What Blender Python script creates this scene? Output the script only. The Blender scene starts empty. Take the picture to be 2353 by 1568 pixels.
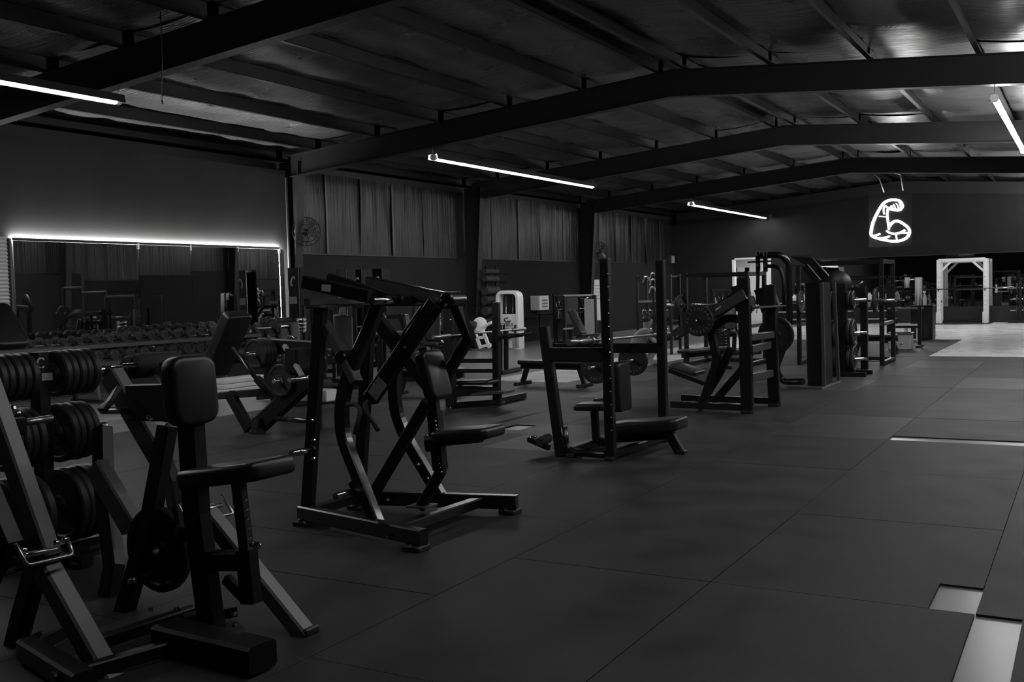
import bpy, bmesh, math, random
from mathutils import Vector, Matrix, noise
random.seed(7)
sc = bpy.context.scene
col = sc.collection
V = Vector

# ---------------------------------------------------------------- camera
F, YAW, PIT, ROL, CX, CY, EYE = 2344.72, .51714, .048342, -.02673, 1176.5, 784.0, 1.6
FW = V((-math.sin(YAW)*math.cos(PIT), math.cos(YAW)*math.cos(PIT), -math.sin(PIT)))
_rt = V((math.cos(YAW), math.sin(YAW), 0)); _up = _rt.cross(FW)
RT = _rt*math.cos(ROL) + _up*math.sin(ROL); UP = _up*math.cos(ROL) - _rt*math.sin(ROL)
CAM = V((0, 0, EYE))
cd = bpy.data.cameras.new('camera'); cam = bpy.data.objects.new('camera', cd); col.objects.link(cam)
cd.sensor_fit = 'HORIZONTAL'; cd.sensor_width = 36; cd.lens = F/2353*36; cd.clip_end = 200; cd.clip_start = .05
mw = Matrix.Identity(4)
for i in range(3):
    mw[i][0], mw[i][1], mw[i][2], mw[i][3] = RT[i], UP[i], -FW[i], CAM[i]
cam.matrix_world = mw
sc.camera = cam
# ---------------------------------------------------------------- world, exposure
w = bpy.data.worlds.new('world'); sc.world = w; w.use_nodes = True
w.node_tree.nodes['Background'].inputs[0].default_value = (0, 0, 0, 1)
w.node_tree.nodes['Background'].inputs[1].default_value = 0
sc.view_settings.view_transform = 'Standard'; sc.view_settings.look = 'None'
sc.view_settings.gamma = 1; sc.view_settings.use_curve_mapping = False
sc.view_settings.exposure = 0.0
TUBE_LIGHT, NEAR_TUBE_LIGHT, DIM_TUBE_LIGHT, STRIP_LIGHT, NEON_LIGHT, LOBBY_LIGHT = 85.0, 29.0, 58.0, 450.0, 55.0, 18.0

# measuring helpers: where the line of sight through a photo point meets a real plane of the hall
def ray(x, y): return FW*F + RT*(x-CX) - UP*(y-CY)
def G(x, y, z=0.0): d = ray(x, y); return CAM + d*((z-EYE)/d.z)
def PX(x, y, X): d = ray(x, y); return CAM + d*(X/d.x)
def PY(x, y, Y): d = ray(x, y); return CAM + d*(Y/d.y)

# ---------------------------------------------------------------- materials
MAT = {}
def material(name, base, rough=.5, metal=0.0, spec=.5, noise_amt=0, nscale=8, bump=None, emit=0, coat=0):
    m = bpy.data.materials.new(name); m.use_nodes = True
    nt = m.node_tree; b = nt.nodes['Principled BSDF']
    b.inputs['Base Color'].default_value = (base, base, base, 1)
    b.inputs['Roughness'].default_value = rough; b.inputs['Metallic'].default_value = metal
    b.inputs['Specular IOR Level'].default_value = spec
    if coat: b.inputs['Coat Weight'].default_value = coat; b.inputs['Coat Roughness'].default_value = .15
    if emit:
        b.inputs['Emission Color'].default_value = (1, 1, 1, 1); b.inputs['Emission Strength'].default_value = emit
    if noise_amt:
        tc = nt.nodes.new('ShaderNodeTexCoord'); n = nt.nodes.new('ShaderNodeTexNoise')
        n.inputs['Scale'].default_value = nscale; n.inputs['Detail'].default_value = 6
        nt.links.new(tc.outputs['Object'], n.inputs['Vector'])
        mr = nt.nodes.new('ShaderNodeMapRange'); mr.inputs[1].default_value = .3; mr.inputs[2].default_value = .7
        mr.inputs[3].default_value = base*(1-noise_amt); mr.inputs[4].default_value = base*(1+noise_amt)
        nt.links.new(n.outputs['Fac'], mr.inputs[0]); nt.links.new(mr.outputs[0], b.inputs['Base Color'])
        mr2 = nt.nodes.new('ShaderNodeMapRange'); mr2.inputs[1].default_value = .3; mr2.inputs[2].default_value = .7
        mr2.inputs[3].default_value = max(.02, rough-.08*noise_amt*2); mr2.inputs[4].default_value = min(1, rough+.08*noise_amt*2)
        nt.links.new(n.outputs['Fac'], mr2.inputs[0]); nt.links.new(mr2.outputs[0], b.inputs['Roughness'])
    if bump:   # (scale vector, strength, distance)
        tc = nt.nodes.new('ShaderNodeTexCoord'); mp = nt.nodes.new('ShaderNodeMapping')
        mp.inputs['Scale'].default_value = bump[0]
        n = nt.nodes.new('ShaderNodeTexNoise'); n.inputs['Scale'].default_value = 1; n.inputs['Detail'].default_value = 4
        bp = nt.nodes.new('ShaderNodeBump'); bp.inputs['Strength'].default_value = bump[1]; bp.inputs['Distance'].default_value = bump[2]
        nt.links.new(tc.outputs['Object'], mp.inputs[0]); nt.links.new(mp.outputs[0], n.inputs['Vector'])
        nt.links.new(n.outputs['Fac'], bp.inputs['Height']); nt.links.new(bp.outputs[0], b.inputs['Normal'])
    MAT[name] = m
    return m
material('steel', .005, .45, 0, .4)
material('steel_lit', .13, .5, 0, 1.0)                     # black steel, paler base paints in the light on inclined beams
material('steel_gloss', .008, .27, 0, .9)
material('steel_grey', .06, .4, 0, .5)
material('vinyl', .014, .4, 0, .5, bump=((60, 60, 60), .08, .004))
material('rubber', .022, .5, 0, .45, bump=((90, 90, 90), .1, .003))
material('foam', .03, .75)
material('chrome', .75, .16, 1)
material('dull_metal', .55, .32, 1)
material('white_paint', .85, .35, 0, .5)
material('print_white', .6, .5)
material('print_grey', .22, .5)
material('label_grey', .32, .45, noise_amt=.3, nscale=60)
material('wall_paint_grey', .04, .8, 0, .08, noise_amt=.12, nscale=1.2)
material('wall_paint', .022, .8, 0, .06, noise_amt=.12, nscale=1.2)
material('wall_black', .018, .5, 0, .4)
material('frame_steel', .022, .5, 0, .25)
material('purlin_steel', .012, .4, 0, .25)
material('frame_edge', .06, .4, 0, .5)
material('insulation', .09, .3, 0, .6, noise_amt=.25, nscale=1.5, bump=((1.1, 26, 4), .9, .06))
material('liner', .015, .35, 0, .28, bump=((2, 13, .22), .7, .06))
material('concrete', .2, .3, 0, .5, noise_amt=.12, nscale=1.3)
material('concrete_pale', .7, .28, 0, .5, noise_amt=.12, nscale=1.3)
material('mat_rubber', .034, .62, 0, .25, noise_amt=.35, nscale=2.2, bump=((160, 160, 160), .35, .004))
material('mat_rubber_dark', .027, .6, 0, .3, noise_amt=.3, nscale=2.6, bump=((160, 160, 160), .35, .004))
material('mat_rubber_worn', .043, .55, 0, .3, noise_amt=.35, nscale=3, bump=((160, 160, 160), .3, .004))
material('ribbed_sheet', .5, .5)
material('lobby_wall', .7, .6)
material('door_wood', .3, .5)
material('skin', .28, .5)
material('hair', .012, .6)
material('shirt', .22, .8)
material('shorts', .02, .8)
material('shoe', .35, .6)
material('cloth_white', .5, .8)
material('mirror_glass', .6, .015, 1)
material('led', .8, .4, emit=TUBE_LIGHT)
material('led_near', .8, .4, emit=NEAR_TUBE_LIGHT)
material('led_added', .8, .4, emit=TUBE_LIGHT*.85)
material('led_dim', .8, .4, emit=DIM_TUBE_LIGHT)
material('led_strip', .8, .4, emit=STRIP_LIGHT)
material('neon', .8, .4, emit=NEON_LIGHT)
material('lobby_lamp', .8, .4, emit=LOBBY_LIGHT)
# clear acrylic
m = bpy.data.materials.new('acrylic'); m.use_nodes = True; nt = m.node_tree
tr = nt.nodes.new('ShaderNodeBsdfTransparent'); gl = nt.nodes.new('ShaderNodeBsdfGlossy'); mx = nt.nodes.new('ShaderNodeMixShader')
gl.inputs['Roughness'].default_value = .2; mx.inputs[0].default_value = .06; tr.inputs[0].default_value = (.97, .97, .97, 1)
nt.links.new(tr.outputs[0], mx.inputs[1]); nt.links.new(gl.outputs[0], mx.inputs[2])
nt.links.new(mx.outputs[0], nt.nodes['Material Output'].inputs[0]); MAT['acrylic'] = m

# ---------------------------------------------------------------- mesh kit
def wloc(o):
    l = V((0, 0, 0))
    while o is not None: l += o.location; o = o.parent
    return l
def mesh_obj(name, verts, faces, mat, parent=None, smooth=False, loc=None):
    off = wloc(parent) if parent else (V(loc) if loc is not None else V((0, 0, 0)))
    me = bpy.data.meshes.new(name)
    me.from_pydata([tuple(V(v)-off) for v in verts], [], faces); me.materials.append(MAT[mat]); me.update()
    if smooth:
        for p in me.polygons:
            if len(p.vertices) <= 4: p.use_smooth = True
    o = bpy.data.objects.new(name, me); col.objects.link(o)
    if parent: o.parent = parent
    elif loc is not None: o.location = V(loc)
    return o
def tag(o, label=None, cat=None, group=None, kind=None):
    if label: o['label'] = label
    if cat: o['category'] = cat
    if group: o['group'] = group
    if kind: o['kind'] = kind
    return o
def thing(name, label, cat, loc, group=None):
    o = bpy.data.objects.new(name, None); o.empty_display_size = .1; o.location = V(loc); col.objects.link(o)
    return tag(o, label, cat, group)
def structure(name): 
    o = bpy.data.objects.new(name, None); col.objects.link(o); o['kind'] = 'structure'; return o
def boxdata(a, b):
    x0, y0, z0 = a; x1, y1, z1 = b
    v = [(x0,y0,z0),(x1,y0,z0),(x1,y1,z0),(x0,y1,z0),(x0,y0,z1),(x1,y0,z1),(x1,y1,z1),(x0,y1,z1)]
    return v, [(0,3,2,1),(4,5,6,7),(0,1,5,4),(1,2,6,5),(2,3,7,6),(3,0,4,7)]
def box(name, a, b, mat, parent=None, bev=0, loc=None):
    v, f = boxdata([min(p, q) for p, q in zip(a, b)], [max(p, q) for p, q in zip(a, b)])
    o = mesh_obj(name, v, f, mat, parent, loc=loc)
    if bev: bevel(o, bev)
    return o
def bevel(o, r, seg=1, smooth=False):
    bm = bmesh.new(); bm.from_mesh(o.data)
    bmesh.ops.bevel(bm, geom=bm.edges[:], offset=r, segments=seg, affect='EDGES', profile=.5)
    if smooth:
        for f in bm.faces: f.smooth = True
    bm.to_mesh(o.data); bm.free()
def rect_sec(w, h, c=.15):
    a, b = w/2, h/2; c = min(w, h)*c
    return [(a-c,-b),(a,-b+c),(a,b-c),(a-c,b),(-a+c,b),(-a,b-c),(-a,-b+c),(-a+c,-b)]
def circ_sec(r, n=10): return [(r*math.cos(2*math.pi*i/n), r*math.sin(2*math.pi*i/n)) for i in range(n)]
def fillet(pts, r, n=4):
    pts = [V(p) for p in pts]; out = [pts[0]]
    for i in range(1, len(pts)-1):
        p, a, b = pts[i], pts[i-1]-pts[i], pts[i+1]-pts[i]
        d = min(r, a.length*.45, b.length*.45); s, e = p+a.normalized()*d, p+b.normalized()*d
        for k in range(n+1):
            t = k/n; out.append(s*(1-t)**2 + p*2*t*(1-t) + e*t*t)
    out.append(pts[-1]); return out
def sweepdata(pts, sec, side=(0, 1, 0), closed=False):
    pts = [V(p) for p in pts]; n = len(pts); k = len(sec); verts = []; faces = []
    side0 = V(side)
    t0 = (pts[-1]-pts[0]).normalized() if not closed and (pts[-1]-pts[0]).length > 1e-5 else (pts[1]-pts[0]).normalized()
    if abs(t0.dot(side0)) > .92: side0 = V((1, 0, 0)) if abs(t0.x) < .9 else V((0, 0, 1))
    for i in range(n):
        a = pts[i]-pts[i-1] if (i > 0 or closed) else pts[1]-pts[0]
        b = pts[(i+1) % n]-pts[i] if (i < n-1 or closed) else pts[i]-pts[i-1]
        a = a.normalized(); b = b.normalized(); t = a+b
        t = t.normalized() if t.length > 1e-6 else a
        s = (side0-t*side0.dot(t))
        if s.length < .05: s = t.orthogonal()
        s.normalize(); u = t.cross(s)
        cs = max(.5, math.sqrt(max(0, (1+a.dot(b))/2)))
        nn = (b-a); nn = nn.normalized() if nn.length > 1e-4 else None
        for p, q in sec:
            d = s*p+u*q
            if nn is not None: d += nn*(d.dot(nn))*(1/cs-1)
            verts.append(pts[i]+d)
    m = n if closed else n-1
    for i in range(m):
        for j in range(k):
            a, b = i*k+j, i*k+(j+1) % k; c, d = ((i+1) % n)*k+(j+1) % k, ((i+1) % n)*k+j
            faces.append((a, b, c, d))
    if not closed:
        faces.append(tuple(range(k))[::-1]); faces.append(tuple((n-1)*k+j for j in range(k)))
    return verts, faces
def beam(name, pts, w, h, mat='steel', parent=None, side=(0, 1, 0), loc=None, c=.12):
    return mesh_obj(name, *sweepdata(pts, rect_sec(w, h, c), side), mat, parent, loc=loc)
def tube(name, pts, r, mat='steel', parent=None, n=10, fr=0, closed=False, loc=None):
    if fr: pts = fillet(pts, fr)
    return mesh_obj(name, *sweepdata(pts, circ_sec(r, n), (0, 1, 0), closed), mat, parent, smooth=True, loc=loc)
def lathe(name, prof, center, axis, mat, parent=None, n=28, loc=None, flat=False):
    """prof: list of (radius, distance along axis)"""
    ax = V(axis).normalized(); s = ax.orthogonal().normalized(); u = ax.cross(s); c = V(center)
    verts, faces = [], []
    for r, h in prof:
        for j in range(n):
            t = 2*math.pi*j/n; verts.append(c+ax*h+(s*math.cos(t)+u*math.sin(t))*r)
    for i in range(len(prof)-1):
        for j in range(n):
            faces.append((i*n+j, i*n+(j+1) % n, (i+1)*n+(j+1) % n, (i+1)*n+j))
    if prof[0][0] > 1e-4 and prof[0] != prof[-1]: faces.append(tuple(range(n))[::-1]); faces.append(tuple((len(prof)-1)*n+j for j in range(n)))
    o = mesh_obj(name, verts, faces, mat, parent, loc=loc)
    if not flat:
        for p in o.data.polygons:
            if len(p.vertices) == 4: p.use_smooth = True
        try: o.data.set_sharp_from_angle(angle=math.radians(35))
        except Exception: pass
    return o
def pad(name, c, u, v, su, sv, t, mat='vinyl', parent=None, r=.03, loc=None, round_corner=0):
    """upholstered pad: centre c, in-plane axes u and v, sizes su, sv, thickness t"""
    u = V(u).normalized(); v = (V(v)-u*V(v).dot(u)).normalized(); n = u.cross(v); c = V(c)
    pts = [c+u*(a*su/2)+v*(b*sv/2)+n*(d*t/2) for d in (-1, 1) for a, b in ((-1,-1),(1,-1),(1,1),(-1,1))]
    f = [(0,3,2,1),(4,5,6,7),(0,1,5,4),(1,2,6,5),(2,3,7,6),(3,0,4,7)]
    o = mesh_obj(name, pts, f, mat, parent, loc=loc)
    bm = bmesh.new(); bm.from_mesh(o.data)
    if round_corner:
        ed = [e for e in bm.edges if abs((e.verts[0].co-e.verts[1].co).normalized().dot(n)) > .9]
        bmesh.ops.bevel(bm, geom=ed, offset=round_corner, segments=4, affect='EDGES', profile=.5)
        ed = [e for e in bm.edges if abs((e.verts[0].co-e.verts[1].co).normalized().dot(n)) < .1 and len(e.link_faces) == 2
              and any(len(fc.verts) > 4 for fc in e.link_faces)]
        bmesh.ops.bevel(bm, geom=ed, offset=min(r, t*.45), segments=3, affect='EDGES', profile=.5)
    else:
        bmesh.ops.bevel(bm, geom=bm.edges[:], offset=min(r, t*.45), segments=3, affect='EDGES', profile=.5)
    for fc in bm.faces: fc.smooth = True
    bm.to_mesh(o.data); bm.free()
    try: o.data.set_sharp_from_angle(angle=math.radians(40))
    except Exception: pass
    return o
def text_obj(name, s, size, origin, xdir, zdir, mat, parent, thick=.002, loc=None):
    cu = bpy.data.curves.new(name, 'FONT'); cu.body = s; cu.size = size; cu.align_x = 'CENTER'; cu.align_y = 'CENTER'; cu.extrude = thick
    cu.resolution_u = 2
    tmp = bpy.data.objects.new(name+'_tmp', cu); col.objects.link(tmp)
    me = bpy.data.meshes.new_from_object(tmp.evaluated_get(bpy.context.evaluated_depsgraph_get()))
    bpy.data.objects.remove(tmp)
    x = V(xdir).normalized(); z = V(zdir).normalized(); y = x.cross(z)*-1
    off = wloc(parent) if parent else V((0, 0, 0))
    for vt in me.vertices:
        p = vt.co; vt.co = V(origin)-off + x*p.x + z*p.y + x.cross(z)*p.z
    me.materials.clear(); me.materials.append(MAT[mat])
    o = bpy.data.objects.new(name, me); col.objects.link(o); o.parent = parent
    return o

# ================================================================ THE HALL
XL, XR, YB, RIDGE = -15.6, 2.8, 41.5, -6.4
FRAMES = [-5.6, 2.0, 9.6, 17.2, 24.8, 32.4]
SL = .081
def zbot(x): return 4.95 - SL*abs(x-RIDGE)          # rafter bottom flange
def zdeck(x): return 5.62 - SL*abs(x-RIDGE)         # underside of insulation

floor = box('floor', (XL-.3, -8, -.2), (XR+.3, YB+5, 0), 'concrete'); tag(floor, kind='structure')
pf = box('pale_floor_slab', (-9.6, 15.7, -.1), (XR, YB+4, .0008), 'concrete_pale', floor)
# rubber mats, each its own piece; the gaps are bare concrete
XS = [2.79, 1.95, .74, -.48, -1.78, -3.0, -4.22, -5.44, -6.66, -7.88, -9.1, -10.32]
Y0, YSTEP = -2.1, 1.83
nm = 0
for i in range(len(XS)-1):
    x1, x0 = XS[i], XS[i+1]
    k = 0
    while True:
        ya, yb = Y0+YSTEP*k, Y0+YSTEP*(k+1); k += 1
        if i >= 4 and i % 2: ya += .55*1.83; yb += .55*1.83
        ym = (ya+yb)/2
        ylim = 22.9 if x0 > -3.05 else (29.4 if x1 > -7.0 else 15.7)
        if ya > ylim-.2: break
        yb = min(yb, ylim)
        g = .0025
        X0, X1, A, B = x0+g, x1-g, ya+g, yb-g
        # bare strip across the aisle at Y 10.6
        if -1.8 < x0 and x1 < -.4 and abs(A-10.71) < .03: A += .3
        if -.6 < x0 < .8 and A < 5 < B: X0 += .2 if x0 < 0 else 0
        worn = (i+k*7) % 5 == 0 and yb > 9
        z1 = .012+random.uniform(-.0015, .0015)
        cells = [(X0, X1, A, B)]
        if -1.8 < x0 < -1.7 and A < 5.4 < B:      # square patch cut out of this mat
            cells = [(X0, -.69, A, B), (-.69, X1, A, 5.22), (-.69, X1, 5.68, B)]
        if x0 < -5.4 and x1 > -6.7 and A < 10.3 < B:
            cells = [(X0, -5.98, A, B), (-5.98, -5.7, A, 10.12), (-5.98, -5.7, 10.56, B), (-5.7, X1, A, B)]
        for a0, a1, b0, b1 in cells:
            if a1-a0 < .05 or b1-b0 < .05: continue
            o = box('rubber_mat', (a0, b0, .001), (a1, b1, z1), 'mat_rubber_worn' if worn else ('mat_rubber_dark' if (i*5+k*3) % 7 == 0 and yb > 8 else 'mat_rubber'), floor)
            nm += 1

# ---- left wall
wl = structure('wall_left')
box('sheeting', (XL-.3, -8, 0), (XL, YB, 4.6), 'frame_steel', wl)
box('wainscot', (XL, 16.95, 0), (XL+.06, YB, 2.57), 'wall_paint', wl)
box('wainscot_cap', (XL, 16.95, 2.57), (XL+.09, YB, 2.60), 'wall_black', wl)
def wrinkled(name, o, du, dv, n, nu, nv, amp, mat, parent, seed=0, sag=0, fu=1.0, fv=1.0):
    """hanging or stretched sheet with folds: origin o, edge vectors du, dv, normal n"""
    o, du, dv, n = V(o), V(du), V(dv), V(n); vs, fs = [], []
    for i in range(nu+1):
        for j in range(nv+1):
            a, b = i/nu, j/nv; p = o+du*a+dv*b
            h = noise.noise(V((a*du.length*fu+seed*3.1, b*dv.length*fv, seed)))*amp
            h += -sag*4*a*(1-a)
            vs.append(p+n*h)
    for i in range(nu):
        for j in range(nv):
            k = i*(nv+1)+j; fs.append((k, k+nv+1, k+nv+2, k+1))
    return mesh_obj(name, vs, fs, mat, parent, smooth=True)
ys = [17.2, 18.7, 20.0, 21.3, 22.7, 24.8, 26.3, 27.9, 29.4, 31.0, 32.4, 33.9, 35.4, 36.9, 38.4, 39.9, 41.5]
for i in range(len(ys)-1):
    wrinkled('liner_panel', (XL+.03, ys[i]+.02, 2.6), (0, ys[i+1]-ys[i]-.04, 0), (0, 0, 1.85), (1, 0, 0), 14, 8, .06, 'liner', wl, i, -.03, 5, .5)
    if ys[i] not in FRAMES and i % 2:
        beam('liner_batten', [(XL+.07, ys[i], 2.6), (XL+.07, ys[i], 4.4)], .05, .03, 'frame_edge', wl)
def column(x, sgn, y, parent):
    vs = []
    def pt(d, z, yy): return (x+sgn*d, yy, z)
    zt = zbot(x)+.35
    a0, a1 = .28, .62
    q = beam('column', [(x+sgn*a0, y, 0), (x+sgn*a1, y, zt)], .24, .02, 'frame_steel', parent)
    web = mesh_obj('column_web', [pt(0,0,y-.01),pt(a0,0,y-.01),pt(a1,zt,y-.01),pt(0,zt,y-.01),pt(0,0,y+.01),pt(a0,0,y+.01),pt(a1,zt,y+.01),pt(0,zt,y+.01)],
             [(0,1,2,3),(7,6,5,4),(0,4,5,1),(1,5,6,2),(2,6,7,3),(3,7,4,0)], 'frame_steel', parent)
    box('column_base_plate', (x+sgn*.02, y-.15, 0), (x+sgn*(a0+.06), y+.15, .02), 'frame_steel', parent)
for y in FRAMES[3:]: column(XL+.05, 1, y, wl)
# ---- mirror wall: a drywall partition flush with the column faces
wm = structure('wall_mirror')
box('drywall', (XL, -8, 0), (-15.22, 17.0, 4.35), 'wall_paint_grey', wm)
box('corner_bead', (-15.24, 16.98, 0), (-15.19, 17.03, 4.2), 'frame_edge', wm)
mir_y = [10.42, 11.68, 12.92, 14.17, 15.42, 16.66]
for i in range(5):
    o = box('mirror_panel', (-.012, -(mir_y[i+1]-mir_y[i])/2+.004, .52), (.012, (mir_y[i+1]-mir_y[i])/2-.004, 2.64), 'mirror_glass', wm)
    o.location = (-15.17, (mir_y[i]+mir_y[i+1])/2, 0); o.rotation_euler.z = [.004, -.006, .003, -.009, .012][i]; o.rotation_euler.y = [.003, -.004, .002, .006, -.003][i]
for i in (2, 3, 4, 5): box('mirror_clip', (-15.165, mir_y[i]-.02, 2.56), (-15.145, mir_y[i]+.02, 2.67), 'dull_metal', wm)
box('wall_mirror_shelf', (-15.22, 10.4, .42), (-15.1, 16.7, .5), 'wall_black', wm)
ls = thing('led_strip', 'glowing white light strip edging the long gym mirror', 'light strip', (-15.19, 13.5, 2.66))
box('top_strip', (-15.20, 10.42, 2.645), (-15.18, 16.70, 2.665), 'led_strip', ls)
box('side_strip', (-15.20, 16.675, .5), (-15.18, 16.695, 2.64), 'led_strip', ls)
box('top_light_block', (-15.172, 10.42, 2.642), (-15.168, 16.72, 2.688), 'steel', ls); box('side_light_block', (-15.172, 16.665, .5), (-15.168, 16.81, 2.642), 'steel', ls)  # lips added to block the strip's light towards ceiling and machines
box('edge_trim', (-15.215, 10.37, .5), (-15.165, 10.41, 2.675), 'steel_grey', ls)
# ribbed sheet left of the mirror
rs = []
N = 40
vs, fs = [], []
for i in range(N*2+1):
    z = .3+2.4*i/(N*2); d = .03 if i % 2 else 0.0
    vs += [(-15.20+d, 8.6, z), (-15.20+d, 10.34, z)]
for i in range(N*2): fs.append((2*i, 2*i+1, 2*i+3, 2*i+2))
mesh_obj('ribbed_sheet', vs, fs, 'ribbed_sheet', wm)

# ---- right wall, like the left one
wr = structure('wall_right')
box('sheeting', (XR, -8, 0), (XR+.3, YB, 4.8), 'frame_steel', wr)
box('wainscot', (XR-.06, -8, 0), (XR, YB, 2.57), 'wall_paint', wr)
for i in range(16):
    y = -7+i*3.03
    wrinkled('liner_panel', (XR-.03, y, 2.6), (0, 3.0, 0), (0, 0, 2.0), (-1, 0, 0), 14, 6, .06, 'liner', wr, 50+i, -.03, 5, .5)
for y in FRAMES: column(XR-.05, -1, y, wr)
wn = structure('wall_near')
box('near_wall_sheet', (XL-.3, -8.2, 0), (XR+.3, -8, 5.8), 'wall_paint', wn)
# ---- back wall with a doorway and a long mirror
wb = structure('wall_back')
DX0, DX1, DZ = -12.98, -11.36, 2.74
box('sheet', (XL-.3, YB, 0), (DX0, YB+.15, 6), 'wall_paint', wb)
box('sheet', (DX1, YB, 0), (XR+.3, YB+.15, 6), 'wall_paint', wb)
box('sheet', (DX0, YB, DZ), (DX1, YB+.15, 6), 'wall_paint', wb)
box('wall_base_panel', (-10.6, YB-.04, 0), (XR, YB, .60), 'wall_black', wb)
bx = -10.4
while bx < XR-.3:
    o = box('mirror_panel', (bx+.004, YB-.03, .61), (min(bx+1.22, XR)-.004, YB-.012, 2.54), 'mirror_glass', wb); bx += 1.22
box('ledge', (-10.6, YB-.06, 2.55), (XR, YB, 2.58), 'wall_black', wb)
d1 = structure('door_1')
box('door_frame', (DX0, YB-.03, 0), (DX0+.1, YB+.18, DZ), 'white_paint', d1)
box('door_frame', (DX1-.1, YB-.03, 0), (DX1, YB+.18, DZ), 'white_paint', d1)
box('door_frame', (DX0, YB-.03, DZ-.06), (DX1, YB+.18, DZ), 'lobby_wall', d1)
# lobby behind the doorway
lo = structure('wall_lobby')
box('lobby_back', (-15, YB+3.4, 0), (-9, YB+3.5, 3), 'lobby_wall', lo)
box('lobby_side', (-15.1, YB+.15, 0), (-15, YB+3.5, 3), 'lobby_wall', lo)
box('lobby_side', (-9, YB+.15, 0), (-8.9, YB+3.5, 3), 'lobby_wall', lo)
box('lobby_ceiling', (-15, YB+.15, 3), (-9, YB+3.5, 3.1), 'lobby_wall', lo)
d2 = structure('door_2')
a = PY(1693, 616, YB+3.3); b = PY(1711, 616, YB+3.3)
box('door_frame', (a.x-.18, YB+3.34, 0), (a.x, YB+3.4, a.z+.0), 'white_paint', d2)
box('door_frame', (b.x, YB+3.34, 0), (b.x+.18, YB+3.4, a.z), 'white_paint', d2)
box('door_frame', (a.x-.18, YB+3.34, a.z-.18), (b.x+.18, YB+3.4, a.z), 'white_paint', d2)
box('door_leaf', (a.x, YB+3.36, 0), (b.x, YB+3.39, a.z-.18), 'wall_black', d2)
ll = thing('lobby_light', 'bright ceiling light in the room past the far doorway', 'light', (-11.6, YB+1.8, 2.95))
box('diffuser', (-12.2, YB+1.3, 2.91), (-11.0, YB+2.3, 2.94), 'lobby_lamp', ll)
box('housing', (-12.25, YB+1.25, 2.94), (-10.95, YB+2.35, 2.985), 'white_paint', ll)

# ---- roof: insulation sheets, purlins, rafters
ce = structure('ceiling')
for s in (-1, 1):
    e = XL-.3 if s < 0 else XR+.3
    vs = [(RIDGE,-8,zdeck(RIDGE)+.25),(e,-8,zdeck(e)+.25),(e,YB+.15,zdeck(e)+.25),(RIDGE,YB+.15,zdeck(RIDGE)+.25)]
    mesh_obj('roof_deck', vs, [(0,1,2,3)], 'frame_steel', ce)
PUR = [RIDGE+s*d for s in (-1, 1) for d in (.22, 1.72, 3.3, 4.88, 6.46, 8.04, 9.15)]
PUR.sort()
FY = FRAMES+[YB]
sd = 0
for i in range(len(PUR)-1):
    x0, x1 = PUR[i], PUR[i+1]
    for j in range(len(FY)-1):
        sd += 1
        wrinkled('insulation_panel', (x0, FY[j], zdeck(x0)), (x1-x0, 0, zdeck(x1)-zdeck(x0)), (0, FY[j+1]-FY[j], 0), (0, 0, 1), 8, 30, .05, 'insulation', ce, sd, .05, .6, 2.2)
for x in PUR:
    s = 1 if x < RIDGE else -1
    z = zdeck(x)
    for j in range(len(FY)-1):
        y0, y1 = FY[j]-.1, FY[j+1]+.1
        vs, fs = [], []
        for (a0, b0, a1, b1) in ((-.005, -.21, .005, 0), (-.07, -.215, .005, -.205), (-.075, -.215, -.065, -.19), (-.005, -.008, .07, 0)):
            v, f = boxdata((x+s*a0 if s > 0 else x-a1, y0, z+b0), (x+s*a1 if s > 0 else x-a0, y1, z+b1)); k = len(vs)
            vs += v; fs += [tuple(q+k for q in ff) for ff in f]
        mesh_obj('purlin', vs, fs, 'purlin_steel', ce)
for y in FRAMES+[YB-.25]:
    for s in (-1, 1):
        e = XL+.3 if s < 0 else XR-.3
        vs, fs = [], []
        def slab(ya, yb, z0, z1):
            k = len(vs)
            for xx in (RIDGE, e):
                for yy in (ya, yb):
                    for zz in (z0, z1): vs.append((xx, yy, zbot(xx)+zz))
            for f in ((0,1,3,2),(4,6,7,5),(0,4,5,1),(2,3,7,6),(0,2,6,4),(1,5,7,3)): fs.append(tuple(k+q for q in f))
        slab(y-.006, y+.006, 0, .44); slab(y-.1, y+.1, -.014, 0); slab(y-.1, y+.1, .44, .455)
        mesh_obj('rafter', vs, fs, 'frame_steel', ce)
# ---- long light tubes slung under the rafters
def light_tube(x, y0, y1, label, m_='led'):
    z0 = zbot(x)-.2
    t = thing('light_tube', label, 'light tube', (x, y0, z0), 'long light tubes under the roof')
    tube('tube', [(x, y0+.08, z0), (x, y1-.08, z0)], .06 if m_ == 'led_dim' else .045, m_, t, n=12)
    for y in (y0+.04, y1-.04): tube('end_cap', [(x, y-.04, z0), (x, y+.04, z0)], .062, 'white_paint', t)
    n = 5
    for k in range(n):
        y = y0+.3+(y1-y0-.6)*k/(n-1)
        box('clip', (x-.03, y-.012, z0+.035), (x+.03, y+.012, z0+.075), 'dull_metal', t)
    for y in (y0+.02, y1-.02): tube('hanger', [(x, y, z0+.04), (x, y-.02 if y < (y0+y1)/2 else y+.02, z0+.19)], .006, 'dull_metal', t, n=6)
    if m_ == 'led_dim':      # opaque hood over the tube
        for sx in (-1, 1):
            q = [(0, .07), (.1, .06), (.12, -.04), (.126, -.04), (.106, .066), (0, .076)]
            mesh_obj('hood', [(x+sx*a_, yy, z0+b_) for yy in (y0, y1) for a_, b_ in q], [(k_, (k_+1) % 6, (k_+1) % 6+6, k_+6) for k_ in range(6)], 'frame_steel', t)
    beam('rail', [(x, y0+.05, z0+.06), (x, y1-.05, z0+.06)], .03, .02, 'frame_edge', t)
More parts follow.
